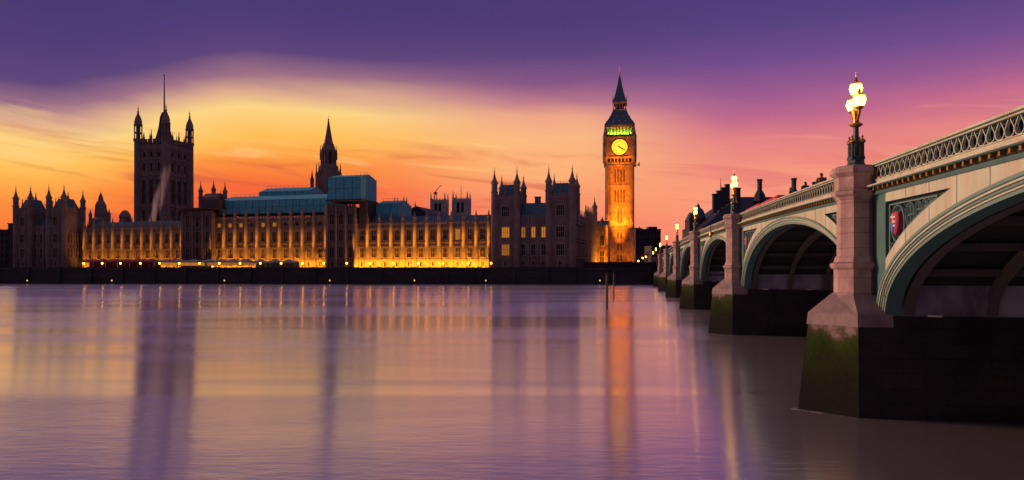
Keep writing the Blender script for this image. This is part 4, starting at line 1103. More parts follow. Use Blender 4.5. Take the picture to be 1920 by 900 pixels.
# little street lamps by the bridge foot
sl_p = MB().lathe(0, 0, [(.15, 0), (.1, 4.2)], 6).mesh('lamp_post', STEEL); sl_g = MB().lathe(0, 0, [(.1, 4.2), (.3, 4.4), (.3, 4.8), (.05, 5.0)], 8).mesh('globe', TLAMP)
for px, Y, zz, lab in ((1205, 330, 5.9, 'amber street lamp just right of the clock tower'.replace(' right of', ' beyond'), ), (1211, 326, 6.4, 'amber street lamp beneath the bare tree by the office block'), (1197, 335, 4.6, 'amber street lamp beside the clock tower base')):
    o = thing('street_lamp', lab, 'lamp', ((px - 960) / F * Y, Y, zz), 0, 'street lamps at the bridge foot'); put('lamp_post', sl_p, o); put('globe', sl_g, o)

def big_roof():
    Y = 330.; s = Y / F; z = lambda p: CAMZ + (502 - p) * s; x = lambda p: (p - 1390) * s
    root = thing('chimneyed_building', 'dark steep roofed building with tall flue stacks beyond the bridge', 'building', ((1390 - 960) * s, Y, 0))
    e0, e1 = x(1318), x(1660)
    MB().box(e0, e1, -6, 40, 5.8, z(425)).build('wall', DARKB, root)
    MB().rings([[(e0 - .5, -6.5, z(425)), (e1, -6.5, z(425)), (e1, 40, z(425)), (e0 - .5, 40, z(425))], [(x(1352), -1, z(396)), (e1, -1, z(396)), (e1, 36, z(396)), (x(1352), 36, z(396))], [(x(1390), 8, z(366)), (e1, 8, z(366)), (e1, 28, z(366)), (x(1390), 28, z(366))]]).build('roof', DROOF, root)
    rb = MB()
    for k in range(14):
        xx = x(1395) + k * 4.2; rb.tube((xx, -1, z(396)), (xx, 8, z(366)), .14, 4); 
    for p0, q0_ in (((1325, 420), (1392, 366)), ((1338, 408), (1378, 372))): rb.tube((x(p0[0]), -2, z(p0[1])), (x(q0_[0]), 8, z(q0_[1])), .2, 4)
    rb.build('roof_rib', STEEL, root)
    def flue(px, ptop, pbase, r, y=4.):
        c = MB().lathe(x(px), y, [(r * 2.6, z(pbase + 12)), (r * 2.2, z(pbase)), (r * 1.05, z(pbase - 9)), (r, z(pbase - 10)), (r, z(ptop + 4)), (r * 1.2, z(ptop + 3)), (r * 1.2, z(ptop))], 8).build('flue_stack', DROOF, root)
    for px, pt, pb, r in ((1430, 334, 364, 1.1), (1495, 332, 362, 1.1), (1519, 346, 366, 1.0), (1534, 339, 366, 1.0), (1552, 331, 362, 1.0)): flue(px, pt, pb, r)
    for px, pt, pb in ((1341, 363, 385), (1349, 357, 380), (1357, 351, 374), (1365, 345, 368), (1385, 352, 372)):
        MB().box(x(px) - .9, x(px) + .9, 0, 2, z(pb + 14), z(pt + 2)).box(x(px) - 1.1, x(px) + 1.1, -.2, 2.2, z(pt + 2), z(pt)).build('chimney', DROOF, root)
    MB().lathe(x(1355), 3, [(.3, z(372)), (.22, z(350)), (.05, z(332))], 6).build('finial', STEEL, root)
    Y = 345.; s = Y / F
    d = thing('domed_turret', 'small dark dome with a finial behind the bridge lamp', 'turret', ((1309 - 960) * s, Y, 0)); z2 = lambda p: CAMZ + (502 - p) * s
    MB().lathe(0, 0, [(3.3, 5.8), (3.3, z2(409))], 12).build('drum', DARKB, d)
    MB().lathe(0, 0, [(3.6, z2(410)), (3.3, z2(404)), (2.7, z2(396)), (1.7, z2(391)), (.9, z2(389)), (.9, z2(386)), (.3, z2(383)), (.05, z2(380))], 12).build('dome', ROOF, d)
    t_ = thing('gabled_building', 'dark turreted gable beside the small dome', 'building', ((1296 - 960) * s, Y, 0))
    MB().box(-1.6, 1.8, -3, 6, 5.8, z2(414)).build('wall', DARKB, t_)
    MB().rings([[(-1.9, -3.2, z2(414)), (2, -3.2, z2(414)), (2, 6, z2(414)), (-1.9, 6, z2(414))], [(-.1, 0, z2(398)), (.1, 0, z2(398)), (.1, 4, z2(398)), (-.1, 4, z2(398))]]).build('roof', DROOF, t_)
big_roof()

# ------------------------------------------------------------------ the bridge
ZT = [(-12, 9.5), (0, 9.75), (18, 10.04), (30, 10.22), (46, 10.56), (65, 10.86), (107, 11.35), (145, 11.4), (190, 10.85), (236, 10.2), (265, 9.9), (330, 9.3)]
def zt(s):
    if s <= ZT[0][0]: return ZT[0][1]
    if s >= ZT[-1][0]: return ZT[-1][1]
    for i in range(len(ZT) - 1):
        if ZT[i][0] <= s <= ZT[i + 1][0]: break
    def sl(j):
        j0, j1 = max(0, j - 1), min(len(ZT) - 1, j + 1); return (ZT[j1][1] - ZT[j0][1]) / (ZT[j1][0] - ZT[j0][0])
    h = ZT[i + 1][0] - ZT[i][0]; u = (s - ZT[i][0]) / h
    return (2 * u ** 3 - 3 * u ** 2 + 1) * ZT[i][1] + (u ** 3 - 2 * u ** 2 + u) * h * sl(i) + (-2 * u ** 3 + 3 * u ** 2) * ZT[i + 1][1] + (u ** 3 - u ** 2) * h * sl(i + 1)
BR = thing('stone_and_iron_bridge', 'long cream and green arched bridge on granite piers with pierced parapet', 'bridge', BO, -A)
AS = [28.8, 64.3, 103.4, 144.6, 186.1, 227.1]
PC = [a + 1.5 for a in AS]                               # pier centres
ENDS = [-3.0] + PC + [267.0]
TF = .9; TW = 26.0                                       # face of the bridge, far face
ZS = 4.1                                                 # springing

# piers
def pier(s0, top):
    rings_ = []
    for z, ex, wd in ((-4, .62, .16), (0, .45, .1), (1.5, .30, .06), (4.05, 0, 0)):
        rings_.append([(t, s_, z) for t, s_ in ((0, s0 - 1.5 - wd), (-1.5 - ex, s0), (0, s0 + 1.5 + wd), (TW, s0 + 1.5 + wd), (TW + 1.5 + ex, s0), (TW, s0 - 1.5 - wd))])
    pb_ = MB().rings(rings_)
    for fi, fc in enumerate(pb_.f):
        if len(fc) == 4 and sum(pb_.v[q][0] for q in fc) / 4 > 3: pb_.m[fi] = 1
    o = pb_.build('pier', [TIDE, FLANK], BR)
    b = MB()
    b.rings([[(1.3, s0 - 1.55, 3.62), (-.03, s0 - 1.55, 3.62), (-1.62, s0, 3.62), (-.03, s0 + 1.55, 3.62), (1.3, s0 + 1.55, 3.62)], [(1.3, s0 - 1.52, 4.12), (-.02, s0 - 1.52, 4.12), (-1.55, s0, 4.12), (-.02, s0 + 1.52, 4.12), (1.3, s0 + 1.52, 4.12)],
             [(1.3, s0 - .85, 4.85), (.0, s0 - .85, 4.9), (-.58, s0, 4.95), (.0, s0 + .85, 4.9), (1.3, s0 + .85, 4.85)]])
    b.build('weathering', WEATH, o)
    pr = [(.82, 4.6), (.80, 4.75), (.80, 5.92), (.86, 5.95), (.92, 6.02), (.94, 6.10), (.92, 6.18), (.80, 6.24), (.76, 6.42), (.70, 6.5), (.69, 6.55), (.69, top - 1.40), (.73, top - 1.38), (.76, top - 1.30), (.88, top - 1.20), (.90, top - 1.12), (.90, top - 1.05), (.78, top - .98), (.77, top - .46), (.80, top - .44), (.93, top - .33), (.95, top - .28), (.95, top - .16), (.90, top - .13), (.86, top - .03), (.72, top + .01)]
    k = 1 / cos(pi / 8)
    MB().lathe(.36, s0, [(r * k, z) for r, z in pr], 8).build('column', GRAN, o)
    c = MB()
    for sg in (-1, 1):
        c.box(1.15, TW - .2, s0 + (sg * 1.40 if sg < 0 else 1.25), s0 + (-1.25 if sg < 0 else 1.40), 4.06, 6.0)
    c.build('cover_plate', UNDER, o)
    MB().box(TF + .01, TF + .3, s0 - 1.62, s0 + 1.62, 4.86, top - 1.19).build('pier_panel', TEAL, o)
    k_ = MB()
    t = 2.6
    while t < TW: MB().box(t, t + .5, s0 - 1.5, s0 - 1.41, 3.93, 4.14).build('bearing_block', WHITEP, o); t += 3.7
for s0 in PC: pier(s0, zt(s0))
# bank abutments
for nm, s0, s1, mt in (('near_abutment', -3.0, -1.5, TIDE), ('far_abutment', 267, 345, RW)):
    b = MB().box(.5, TW + .5, s0 if s0 > 0 else -14, s1, -4, 8.6 if s0 > 0 else 8.4); b.build('abutment', mt, BR)
pr_ = MB()
pr_.rings([[(t, s_, z) for t, s_ in ((-.5, 266), (-1.4, 268), (-.5, 270), (1.2, 270), (1.2, 266))] for z in (-4, 9.9)]); pr_.build('abutment_pier', GRAN, BR)

def span(i):
    s0 = ENDS[i] + 1.5; s1 = ENDS[i + 1] - (1.5 if i < 6 else 0)
    c = (s0 + s1) / 2; a = (s1 - s0) / 2; zc = zt(c) - 1.78; rise = zc - ZS
    near = i < 2; n = 96 if i < 3 else 40
    def ell(s, off=0.):
        aa, rr2 = a + off, rise + off; q = 1 - ((s - c) / aa) ** 2
        return ZS + rr2 * sqrt(q) if q > 0 else ZS
    # ---- arch ring mouldings
    prof = [(0, 1.6), (0, 1.0), (.10, 1.0), (.12, .95), (.17, .95), (.19, .90), (.25, .90), (.27, .84), (.33, .84), (.36, .80), (.46, .80), (.46, .93)]
    rings_ = []
    for k in range(n + 1):
        th = pi * k / n; es, ez = -cos(th), sin(th); nn = Vector((es / a, ez / rise)).normalized()
        ps, pz = c + a * es, ZS + rise * ez
        rings_.append([(t, ps + nn.x * d, pz + nn.y * d) for d, t in prof])
    ring = MB()
    for k in range(n):
        for j in range(len(prof) - 1):
            ring.face([rings_[k][j], rings_[k][j + 1], rings_[k + 1][j + 1], rings_[k + 1][j]], 1 if j in (3, 7) else (0 if j in (1, 2, 5, 6, 9, 10) else 2))
    o_r = ring.build('arch_ring', [mat('pale_green_paint', (.13, .22, .18), .5) if 'pale_green_paint' not in MATS else MATS['pale_green_paint'], CREAM, TEAL], BR)
    # ---- spandrel face with recessed panels
    ztop = lambda s: zt(s) - 1.18
    ns = 200 if near else (110 if i < 4 else 60)
    S = [s0 + (s1 - s0) * (.5 - .5 * cos(pi * k / ns)) for k in range(ns + 1)]
    mg = .34
    def ext(s): return max(ell(s, .40), ZS - .05)
    def plow(s): return ell(s, 1.18)
    def phigh(s): return ztop(s) - .42
    def inpanel(s): return s - s0 > mg and s1 - s > mg and phigh(s) - plow(s) > .02
    f = MB(); bk = MB(); ed = MB(); D = .26
    xs_in = [k for k in range(ns) if inpanel(S[k]) and inpanel(S[k + 1])]
    inset = set(xs_in)
    for k in range(ns):
        p, q = S[k], S[k + 1]
        if k in inset:
            pl, ql = max(plow(p), ext(p)), max(plow(q), ext(q))
            f.face([(TF, p, ext(p)), (TF, q, ext(q)), (TF, q, ql), (TF, p, pl)]); f.face([(TF, p, phigh(p)), (TF, q, phigh(q)), (TF, q, ztop(q)), (TF, p, ztop(p))])
            ed.face([(TF, p, pl), (TF, q, ql), (TF + D, q, ql), (TF + D, p, pl)]); ed.face([(TF, p, phigh(p)), (TF, q, phigh(q)), (TF + D, q, phigh(q)), (TF + D, p, phigh(p))])
            bk.face([(TF + D, p, pl), (TF + D, q, ql), (TF + D, q, phigh(q)), (TF + D, p, phigh(p))])
            if k - 1 not in inset: ed.face([(TF, p, pl), (TF + D, p, pl), (TF + D, p, phigh(p)), (TF, p, phigh(p))])
            if k + 1 not in inset: ed.face([(TF, q, ql), (TF, q, phigh(q)), (TF + D, q, phigh(q)), (TF + D, q, ql)])
        else: f.face([(TF, p, ext(p)), (TF, q, ext(q)), (TF, q, ztop(q)), (TF, p, ztop(p))], 1 if (p - s0 < mg or s1 - q < mg) else 0)
    sp = f.build('spandrel', [CREAM, TEAL], BR)
    if i < 3:                                          # plate joints
        jb = MB(); ss = s0 + 1.2
        kx = 1
        while ss < s1 - 1:
            top = ztop(ss) - .02; lo = ext(ss) + .03
            if plow(ss) < phigh(ss) and s0 + mg < ss < s1 - mg: jb.box(TF - .008, TF - .002, ss - .012, ss + .012, lo, plow(ss) - .03); jb.box(TF - .008, TF - .002, ss - .012, ss + .012, phigh(ss) + .03, top)
            else: jb.box(TF - .008, TF - .002, ss - .012, ss + .012, lo, top)
            ss += 2.05
        jb.build('plate_joint', DTEAL, sp)
    for sg_ in (-1, 1):
        e2_ = MB(); b2_ = MB()
        for fc in bk.f:
            P4 = [bk.v[q] for q in fc]
            if (sum(q[1] for q in P4) / 4 - c) * sg_ > 0: b2_.face(P4)
        if b2_.f: b2_.build('panel_back', DTEAL, sp)
        for fc in ed.f:
            P4 = [ed.v[q] for q in fc]
            if (sum(q[1] for q in P4) / 4 - c) * sg_ > 0: e2_.face(P4)
        if e2_.f: e2_.build('panel_edge', TEAL, sp)
    halves = ((1, s0), (-1, s1))
    for sg, sb0 in halves:
        ks = [k for k in xs_in if (S[k] < c) == (sg > 0)]
        if not ks: continue
        lo_s, hi_s = min(S[k] for k in ks), max(S[k + 1] for k in ks)
        inner, outer = (lo_s, hi_s) if sg > 0 else (hi_s, lo_s)
        # stepped frame inside the panel
        pts = []
        m_ = 24
        d_in = .13
        for k in range(m_ + 1):
            s = inner + (outer - inner) * (k / m_) ; s2 = s + sg * d_in * (1 if k == 0 else 0)
            pts.append((s2, phigh(s) - d_in))
        low = []
        for k in range(m_ + 1):
            s = inner + (outer - inner) * (k / m_); low.append((s + sg * d_in * (1 if k == 0 else 0), max(plow(s), ZS - .1) + d_in * 1.1))
        top_l = [p for p, l in zip(pts, low) if p[1] > l[1] + .03]; low_l = [l for p, l in zip(pts, low) if p[1] > l[1] + .03]
        if len(top_l) > 2:
            fr = MB(); T0 = TF + .12
            loop = [(T0, s, z) for s, z in top_l] + [(T0, s, z) for s, z in reversed(low_l)]
            fr.path(loop, .035, 5, closed=True)
            fr.build('panel_frame', MATS['pale_green_paint'], sp)
        # tracery: roundels shrinking towards the crown
        tr = MB(); s = inner + sg * .18; first = None; T1 = TF + .15
        for _ in range(7):
            # find biggest circle touching s on its near side
            best = None
            for r in [x * .02 for x in range(70, 4, -1)]:
                cs_ = s + sg * r
                if (hi_s if sg > 0 else lo_s) * sg < (cs_ + sg * r) * sg: continue
                zc_hi = phigh(cs_) - .17 - r
                ok_ = all(plow(cs_ + r * cos(t_)) + .05 < zc_hi + r * sin(t_) * -1 for t_ in (0, pi / 4, pi / 2, 3 * pi / 4, pi))
                if ok_: best = (r, cs_, zc_hi); break
            if not best or best[0] < .12: break
            r, cs_, cz = best
            first = first or best
            m2 = 24
            tr.path([(T1, cs_ + r * .96 * cos(2 * pi * k / m2), cz + r * .96 * sin(2 * pi * k / m2)) for k in range(m2)], max(.022, r * .065), 5, closed=True)
            if best is not first:
                for q4 in range(4):
                    a4 = q4 * pi / 2 + pi / 4; cc = (cs_ + r * .45 * cos(a4), cz + r * .45 * sin(a4))
                    tr.path([(T1 + .03, cc[0] + r * .40 * cos(2 * pi * k / 12), cc[1] + r * .40 * sin(2 * pi * k / 12)) for k in range(12)], max(.018, r * .05), 4, closed=True)
            s = cs_ + sg * (r + .02)
        # small roundel under the big one
        if first:
            r, cs_, cz = first
            zz = cz - r
            s2 = inner + sg * .16
            for _ in range(3):
                r2 = None
                for x in range(24, 3, -1):
                    rq = x * .02; cz2 = zz - rq; cq = s2 + sg * rq
                    if all(plow(cq + rq * cos(t_)) + .04 < cz2 - rq * sin(t_) for t_ in (0, pi / 4, pi / 2, 3 * pi / 4, pi)): r2 = rq; break
                if not r2: break
                tr.path([(T1, s2 + sg * r2 + r2 * .95 * cos(2 * pi * k / 16), zz - r2 + r2 * .95 * sin(2 * pi * k / 16)) for k in range(16)], .025, 5, closed=True)
                zz -= 2 * r2
        tr.build('panel_tracery', TEAL, sp)
        if first and first[0] > .3:
            r, cs_, cz = first; w, h = r * .44, r * .62
            def outl(t, g): return [(t, cs_ + x * w * g, cz + z * h * g) for x, z in ((-1, .95), (0, 1.02), (1, .95), (1.02, .2), (.85, -.3), (.5, -.72), (0, -1), (-.5, -.72), (-.85, -.3), (-1.02, .2))]
            sh = MB().rings([outl(T1 + .1, 1), outl(T1 - .10, 1), outl(T1 - .16, .86)], 0)
            sh.rings([[(T1 - .20, cs_ + x * w, cz + z * h) for x, z in ((-.72 * sg, .0), (.02 * sg, .0), (.02 * sg, -.76), (-.5 * sg, -.5))], [(T1 - .12, cs_ + x * w, cz + z * h) for x, z in ((-.72 * sg, .0), (.02 * sg, .0), (.02 * sg, -.76), (-.5 * sg, -.5))]], 1)
            for zz, x0, x1 in ((.55, -.7, .7), (.15, .1, .7), (-.2, .1, .65)):
                sh.box(T1 - .195, T1 - .12, cs_ + min(x0 * w * sg, x1 * w * sg), cs_ + max(x0 * w * sg, x1 * w * sg), cz + zz * h - .03, cz + zz * h + .03, 2)
            sh.box(T1 - .20, T1 - .12, cs_ - .02, cs_ + .02, cz, cz + h * .8, 2)
            sh.build('heraldic_shield', [SHR, SHB, SHW], sp)
    # ---- ribs, purlins and the vault above them
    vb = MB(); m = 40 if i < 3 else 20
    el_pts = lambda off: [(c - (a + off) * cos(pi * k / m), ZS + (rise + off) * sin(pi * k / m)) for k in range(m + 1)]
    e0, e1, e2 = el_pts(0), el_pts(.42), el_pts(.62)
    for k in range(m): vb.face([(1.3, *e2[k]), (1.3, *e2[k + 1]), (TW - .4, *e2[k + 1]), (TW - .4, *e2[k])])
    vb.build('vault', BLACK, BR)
    rm = MB()
    for k in range(m): 
        for x0, x1 in ((-.1, .1),):
            rm.face([(x0, *e0[k]), (x0, *e0[k + 1]), (x0, *e1[k + 1]), (x0, *e1[k])]); rm.face([(x1, *e0[k]), (x1, *e0[k + 1]), (x1, *e1[k + 1]), (x1, *e1[k])])
        rm.face([(-.2, *e0[k]), (.2, *e0[k]), (.2, *e0[k + 1]), (-.2, *e0[k + 1])])
    rme = rm.mesh('rib', RIBM)
    for t in ([1.9 + 3.0 * j for j in range(8)] if i < 4 else [1.9, 7, 13, 20]): put('rib', rme, BR, (t, 0, 0))
    pu = MB()
    for k in range(2, m - 1, 3 if m == 40 else 2):
        s_, z_ = e1[k]; pu.box(1.9, TW - 1, s_ - .1, s_ + .1, z_ - .16, z_ + .12)
    pu.build('cross_beam', RIBM, BR)
    # ---- cornice, dentils, parapet
    a0, a1 = ENDS[i] + .6, ENDS[i + 1] - .6
    nn_ = 48 if i < 3 else 20
    SS = [a0 + (a1 - a0) * k / nn_ for k in range(nn_ + 1)]
    def sweep(prof, mats, name, parent=BR, mi=None):
        b = MB()
        R_ = [[(t, s, zt(s) + d) for d, t in prof] for s in SS]
        for k in range(nn_):
            for j in range(len(prof) - 1): b.face([R_[k][j], R_[k][j + 1], R_[k + 1][j + 1], R_[k + 1][j]], mi[j] if mi else 0)
        return b.build(name, mats, parent)
    # cornice: lower moulding, dark dentil bed, upper moulding with a light lip
    sweep([(-1.24, TF + .02), (-1.24, TF - .10), (-1.17, TF - .14), (-1.15, TF - .08), (-1.12, TF - .08), (-.95, TF - .08), (-.95, TF - .34), (-.91, TF - .38), (-.86, TF - .38), (-.84, TF - .30), (-.80, TF - .12), (-.79, TF)], [TEAL, BLACK, CREAM], 'cornice', mi=[0, 0, 0, 0, 1, 0, 0, 2, 2, 2, 2])
    db = MB(); s = a0 + .3; st = .52 if i < 4 else 1.04; seq = [(a0, TF - .10)]
    while s < a1 - .2: seq += [(s - .055, TF - .24), (s + .055, TF - .10)]; s += st
    seq.append((a1, TF - .10)); za, zb_ = -1.08, -.953
    for k in range(len(seq) - 1):
        (p, d), (q, d2) = seq[k], seq[k + 1]; mi_ = 0 if d < TF - .2 else 1
        db.face([(d, p, zt(p) + za), (d, q, zt(q) + za), (d, q, zt(q) + zb_), (d, p, zt(p) + zb_)], mi_)
        db.face([(d, p, zt(p) + za), (TF - .085, p, zt(p) + za), (TF - .085, q, zt(q) + za), (d, q, zt(q) + za)], mi_)
        if k + 2 < len(seq): db.face([(d, q, zt(q) + za), (d2, q, zt(q) + za), (d2, q, zt(q) + zb_), (d, q, zt(q) + zb_)], 0)
    db.build('gilt_dentil', [GOLD, BLACK], BR)
    pp = sweep([(-.80, TF + .02), (-.79, TF - .02), (-.66, TF - .02), (-.64, TF - .06), (-.62, TF - .06), (-.62, TF + .2)], CREAM, 'parapet')
    sweep([(-.13, TF + .2), (-.13, TF - .04), (-.11, TF - .10), (-.07, TF - .12), (-.06, TF - .06), (-.04, TF - .06), (-.02, TF - .15), (.05, TF - .15), (.09, TF - .06), (.10, TF + .1), (.09, TF + .3), (-.02, TF + .36), (-.1, TF + .3), (-.13, TF + .2)], [CREAM, TEAL], 'coping', pp, mi=[1, 1, 0, 1, 1, 0, 0, 0, 0, 0, 1, 1, 1])
    sweep([(-.62, TF + .3), (-.12, TF + .3)], DTEAL, 'parapet_inner', pp)
    # far parapet, plainer
    sweep([(-1.24, TW - .1), (-.80, TW + .2), (-.80, TW), (-.1, TW), (-.1, TW - .1), (.08, TW - .1), (.08, TW + .2), (-1.3, TW + .1)], CREAM, 'far_parapet')
    # pierced lattice, one cell after another
    cw = .5; nc = int((a1 - a0 - .6) / cw); lb = MB()
    detail = 20 if i < 2 else (12 if i < 4 else 0)
    if detail:
        HZ = .49; w2 = cw / 2
        def hole(th):                                  # pointed trefoil
            x, z = .185 * cos(th), .235 * sin(th)
            k = 1 + .16 * cos(3 * (th + pi / 2)); 
            return x * k, HZ * .44 + z * k
        for j in range(nc):
            s_c = a0 + .3 + cw * (j + .5)
            H_, O_ = [], []
            for k in range(detail):
                th = 2 * pi * k / detail + pi / 2
                x, z = hole(th); H_.append((x, z)); dx_, dz_ = cos(th), sin(th)
                tt = min(w2 / abs(dx_) if abs(dx_) > 1e-6 else 9, ((HZ * .56) / dz_) if dz_ > 1e-6 else ((HZ * .44) / -dz_ if dz_ < -1e-6 else 9)); O_.append((dx_ * tt, HZ * .44 + dz_ * tt))
            Z0 = lambda s: zt(s) - .62
            def V(t, x, z): return (t, s_c + x, Z0(s_c + x) + z)
            for k in range(detail):
                k2 = (k + 1) % detail
                lb.face([V(TF + .07, *O_[k]), V(TF + .07, *O_[k2]), V(TF + .07, *H_[k2]), V(TF + .07, *H_[k])]); lb.face([V(TF + .07, *H_[k]), V(TF + .07, *H_[k2]), V(TF + .20, *H_[k2]), V(TF + .17, *H_[k])], 1)
            # raised ogee strips between the openings
            for sg in (-1, 1):
                lb.path([V(TF - .01, x, z) for x, z in [(0, .012), (sg * .10, .022), (sg * .19, .08), (sg * .235, .165), (sg * .225, .25), (sg * .16, .35), (sg * .09, .43), (sg * .06, HZ)]], .02, 4, 2)
    else:
        for j in range(nc): s_c = a0 + .3 + cw * (j + .5); z = zt(s_c); lb.box(TF + .02, TF + .12, s_c - .09, s_c + .09, z - .62, z - .13)
    lb.build('parapet_lattice', [DTEAL, DTEAL, CREAM], pp)
for i in range(7): span(i)
# roadway
rd = MB(); prev = None
SSr = [-14 + 6 * k for k in range(62)]
for k in range(len(SSr) - 1):
    p, q = SSr[k], SSr[k + 1]; zp, zq = zt(p) - .98, zt(q) - .98
    rd.face([(TF + .3, p, zp), (TF + 4.2, p, zp), (TF + 4.2, q, zq), (TF + .3, q, zq)], 1); rd.face([(TF + 4.2, p, zp), (TF + 4.2, p, zp - .13), (TF + 4.2, q, zq - .13), (TF + 4.2, q, zq)], 1)
    rd.face([(TF + 4.2, p, zp - .13), (TW - 4.2, p, zp - .13), (TW - 4.2, q, zq - .13), (TF + 4.2, q, zq - .13)], 0)
    rd.face([(TW - 4.2, p, zp), (TW - .1, p, zp), (TW - .1, q, zq), (TW - 4.2, q, zq)], 1); rd.face([(TW - 4.2, p, zp - .13), (TW - 4.2, p, zp), (TW - 4.2, q, zq), (TW - 4.2, q, zq - .13)], 1)
rd.build('roadway', [ASPH, GROUND], BR)

# ------------------------------------------------------------------ bridge lamps
def make_lamp():
    root = thing('bridge_lamp', 'x', 'street lamp', (0, 0, 0), -A, 'three lantern lamps on the bridge piers')
    k8 = 1 / cos(pi / 8)
    MB().lathe(0, 0, [(.38, 0), (.38, .10), (.33, .14), (.31, .40), (.26, .46)], 8).build('base', BRONZE, root)
    cm = MB().lathe(0, 0, [(.10, .3), (.10, .42), (.07, .46), (.07, .98), (.11, 1.02)], 8).mesh('colonnette', BRONZE)
    cp = MB().lathe(0, 0, [(.13, 1.02), (.13, 1.07), (.08, 1.14), (.02, 1.2), (.05, 1.25), (.01, 1.33)], 8).mesh('gilt_cap', GOLD)
    for k in range(4):
        a = pi / 4 + k * pi / 2
        o = put('colonnette', cm, root, (.28 * cos(a), .28 * sin(a), 0)); put('gilt_cap', cp, o)
    MB().lathe(0, 0, [(.17, .4), (.17, .9), (.14, .98), (.12, 1.05), (.105, 1.66), (.15, 1.70)], 10).build('shaft', BRONZE, root)
    MB().lathe(0, 0, [(.17, 1.70), (.27, 1.76), (.25, 1.82), (.13, 1.86), (.12, 2.0), (.17, 2.2), (.2, 2.34), (.13, 2.42), (.08, 2.95), (.13, 2.98), (.16, 3.04)], 10).build('gilt_capital', GOLD, root)
    for sg in (-1, 1):
        ar = MB()
        ar.path([(0, sg * .06, 1.9), (0, sg * .25, 2.0), (0, sg * .40, 2.12), (0, sg * .47, 2.3), (0, sg * .45, 2.44)], .055, 6); ar.path([(0, sg * .05, 2.3), (0, sg * .3, 2.24), (0, sg * .42, 2.34)], .035, 5)
        ar.build('gilt_arm', GOLD, root)
        MB().lathe(0, sg * .45, [(.03, 2.30), (.16, 2.40), (.17, 2.46)], 8).build('lantern_seat', GOLD, root)
    lm = MB().lathe(0, 0, [(.12, 0), (.19, .03), (.265, .26), (.22, .42), (.10, .50)], 8).mesh('lantern', LANT)
    cap = MB().lathe(0, 0, [(.23, .43), (.275, .44), (.14, .52), (.05, .58), (.07, .62), (.015, .76)], 8).mesh('lantern_cap', GOLD)
    for x, z in ((-.45, 2.46), (.45, 2.46), (0, 3.04)):
        o = put('lantern', lm, root, (0, x, z)); put('lantern_cap', cap, o)
    MB().lathe(0, 0, [(.02, 3.75), (.015, 4.0)], 5).tube((0, -.07, 3.9), (0, .07, 3.9), .015, 4).build('finial', GOLD, root)
    return root
proto = make_lamp()
LL = ['tall three lantern lamp on the weed stained pier closest to the camera'.replace('closest to', 'right before'), 'second three lantern lamp along the bridge, in front of the dark flue roof', 'third three lantern lamp along the bridge, beside the small dome', 'fourth three lantern lamp along the bridge, clear against the pink sky',
      'fifth three lantern lamp along the bridge counted from the camera', 'sixth three lantern lamp along the bridge counted from the camera', 'seventh three lantern lamp, at the far abutment', 'eighth and last lamp, beyond the far abutment']
for i, s0 in enumerate(PC + [268, 300]):
    o = proto if i == 0 else copy_tree(proto)
    o.location = bloc(.36, s0, zt(s0) + (.0 if i < 7 else -.3)); o['label'] = LL[i]
# unlit lantern under the cornice
for k, s0 in enumerate(((AS[1] + AS[2]) / 2 + 1.5,)):
    o = thing('arch_lamp', 'small gilt navigation lamp hung at the crown of the third arch', 'lamp', bloc(TF - .5, s0, zt(s0) - .9), -A)
    MB().box(-.06, .5, -.06, .06, -.1, .0).build('bracket', BLACK, o); MB().lathe(0, 0, [(.05, .1), (.2, 0), (.22, -.4), (.1, -.6), (.05, -.7)], 8).build('lantern_body', GOLD, o)
    MB().lathe(0, 0, [(.04, .1), (.04, .9)], 6).build('rod', BLACK, o)

# ------------------------------------------------------------------ buses
def make_bus():
    root = thing('double_decker_bus', 'x', 'bus', (0, 0, 0), -A, 'red double decker buses on the bridge')
    w, ln_, h = 1.25, 5.4, 4.35
    def sec(y, k=1., top=0): return [(-w * k, y, .35), (w * k, y, .35), (w * k, y, h - .35 - top), (w * k - .3, y, h - top), (-w * k + .3, y, h - top), (-w * k, y, h - .35 - top)]
    MB().rings([sec(-ln_, .93, .25), sec(-ln_ + .25), sec(ln_ - .25), sec(ln_, .93, .2)]).build('body', RED, root)
    for z0, z1, nm in ((1.35, 2.15, 'lower_window_band'), (2.85, 3.65, 'upper_window_band')):
        b = MB()
        for sg in (-1, 1):
            for k in range(7):
                y0 = -ln_ + .5 + k * 1.45; b.box(*sorted((sg * (w + .003), sg * (w + .02))), y0, y0 + 1.25, z0, z1)
        b.box(-w * .8, w * .8, -ln_ - .03, -ln_ - .005, z0, z1 - .05); b.box(-w * .8, w * .8, ln_ + .005, ln_ + .03, z0 - .2, z1)
        b.build(nm, GLASS, root)
    wm = MB().rings([[(x, .48 * cos(2 * pi * k / 16), .48 + .48 * sin(2 * pi * k / 16)) for k in range(16)] for x in (-.14, .14)]).mesh('wheel', TYRE)
    for sg in (-1, 1):
        for y in (-3.2, 3.3): put('wheel', wm, root, (sg * 1.14, y, 0))
    hm = MB().box(-.16, .16, -.03, .03, -.09, .09).mesh('tail_lamp', RED)
    for sg in (-1, 1): put('tail_lamp', hm, root, (sg * .95, -ln_ - .04, .8))
    return root
bus = make_bus()
for i, (s0, t, lab) in enumerate(((91, 9.0, 'red double decker bus ahead on the bridge, nearer the people'), (103, 9.0, 'red double decker bus farther along, beside the second lamp'))):
    o = bus if i == 0 else copy_tree(bus); o.location = bloc(t, s0, zt(s0) - 1.0); o['label'] = lab

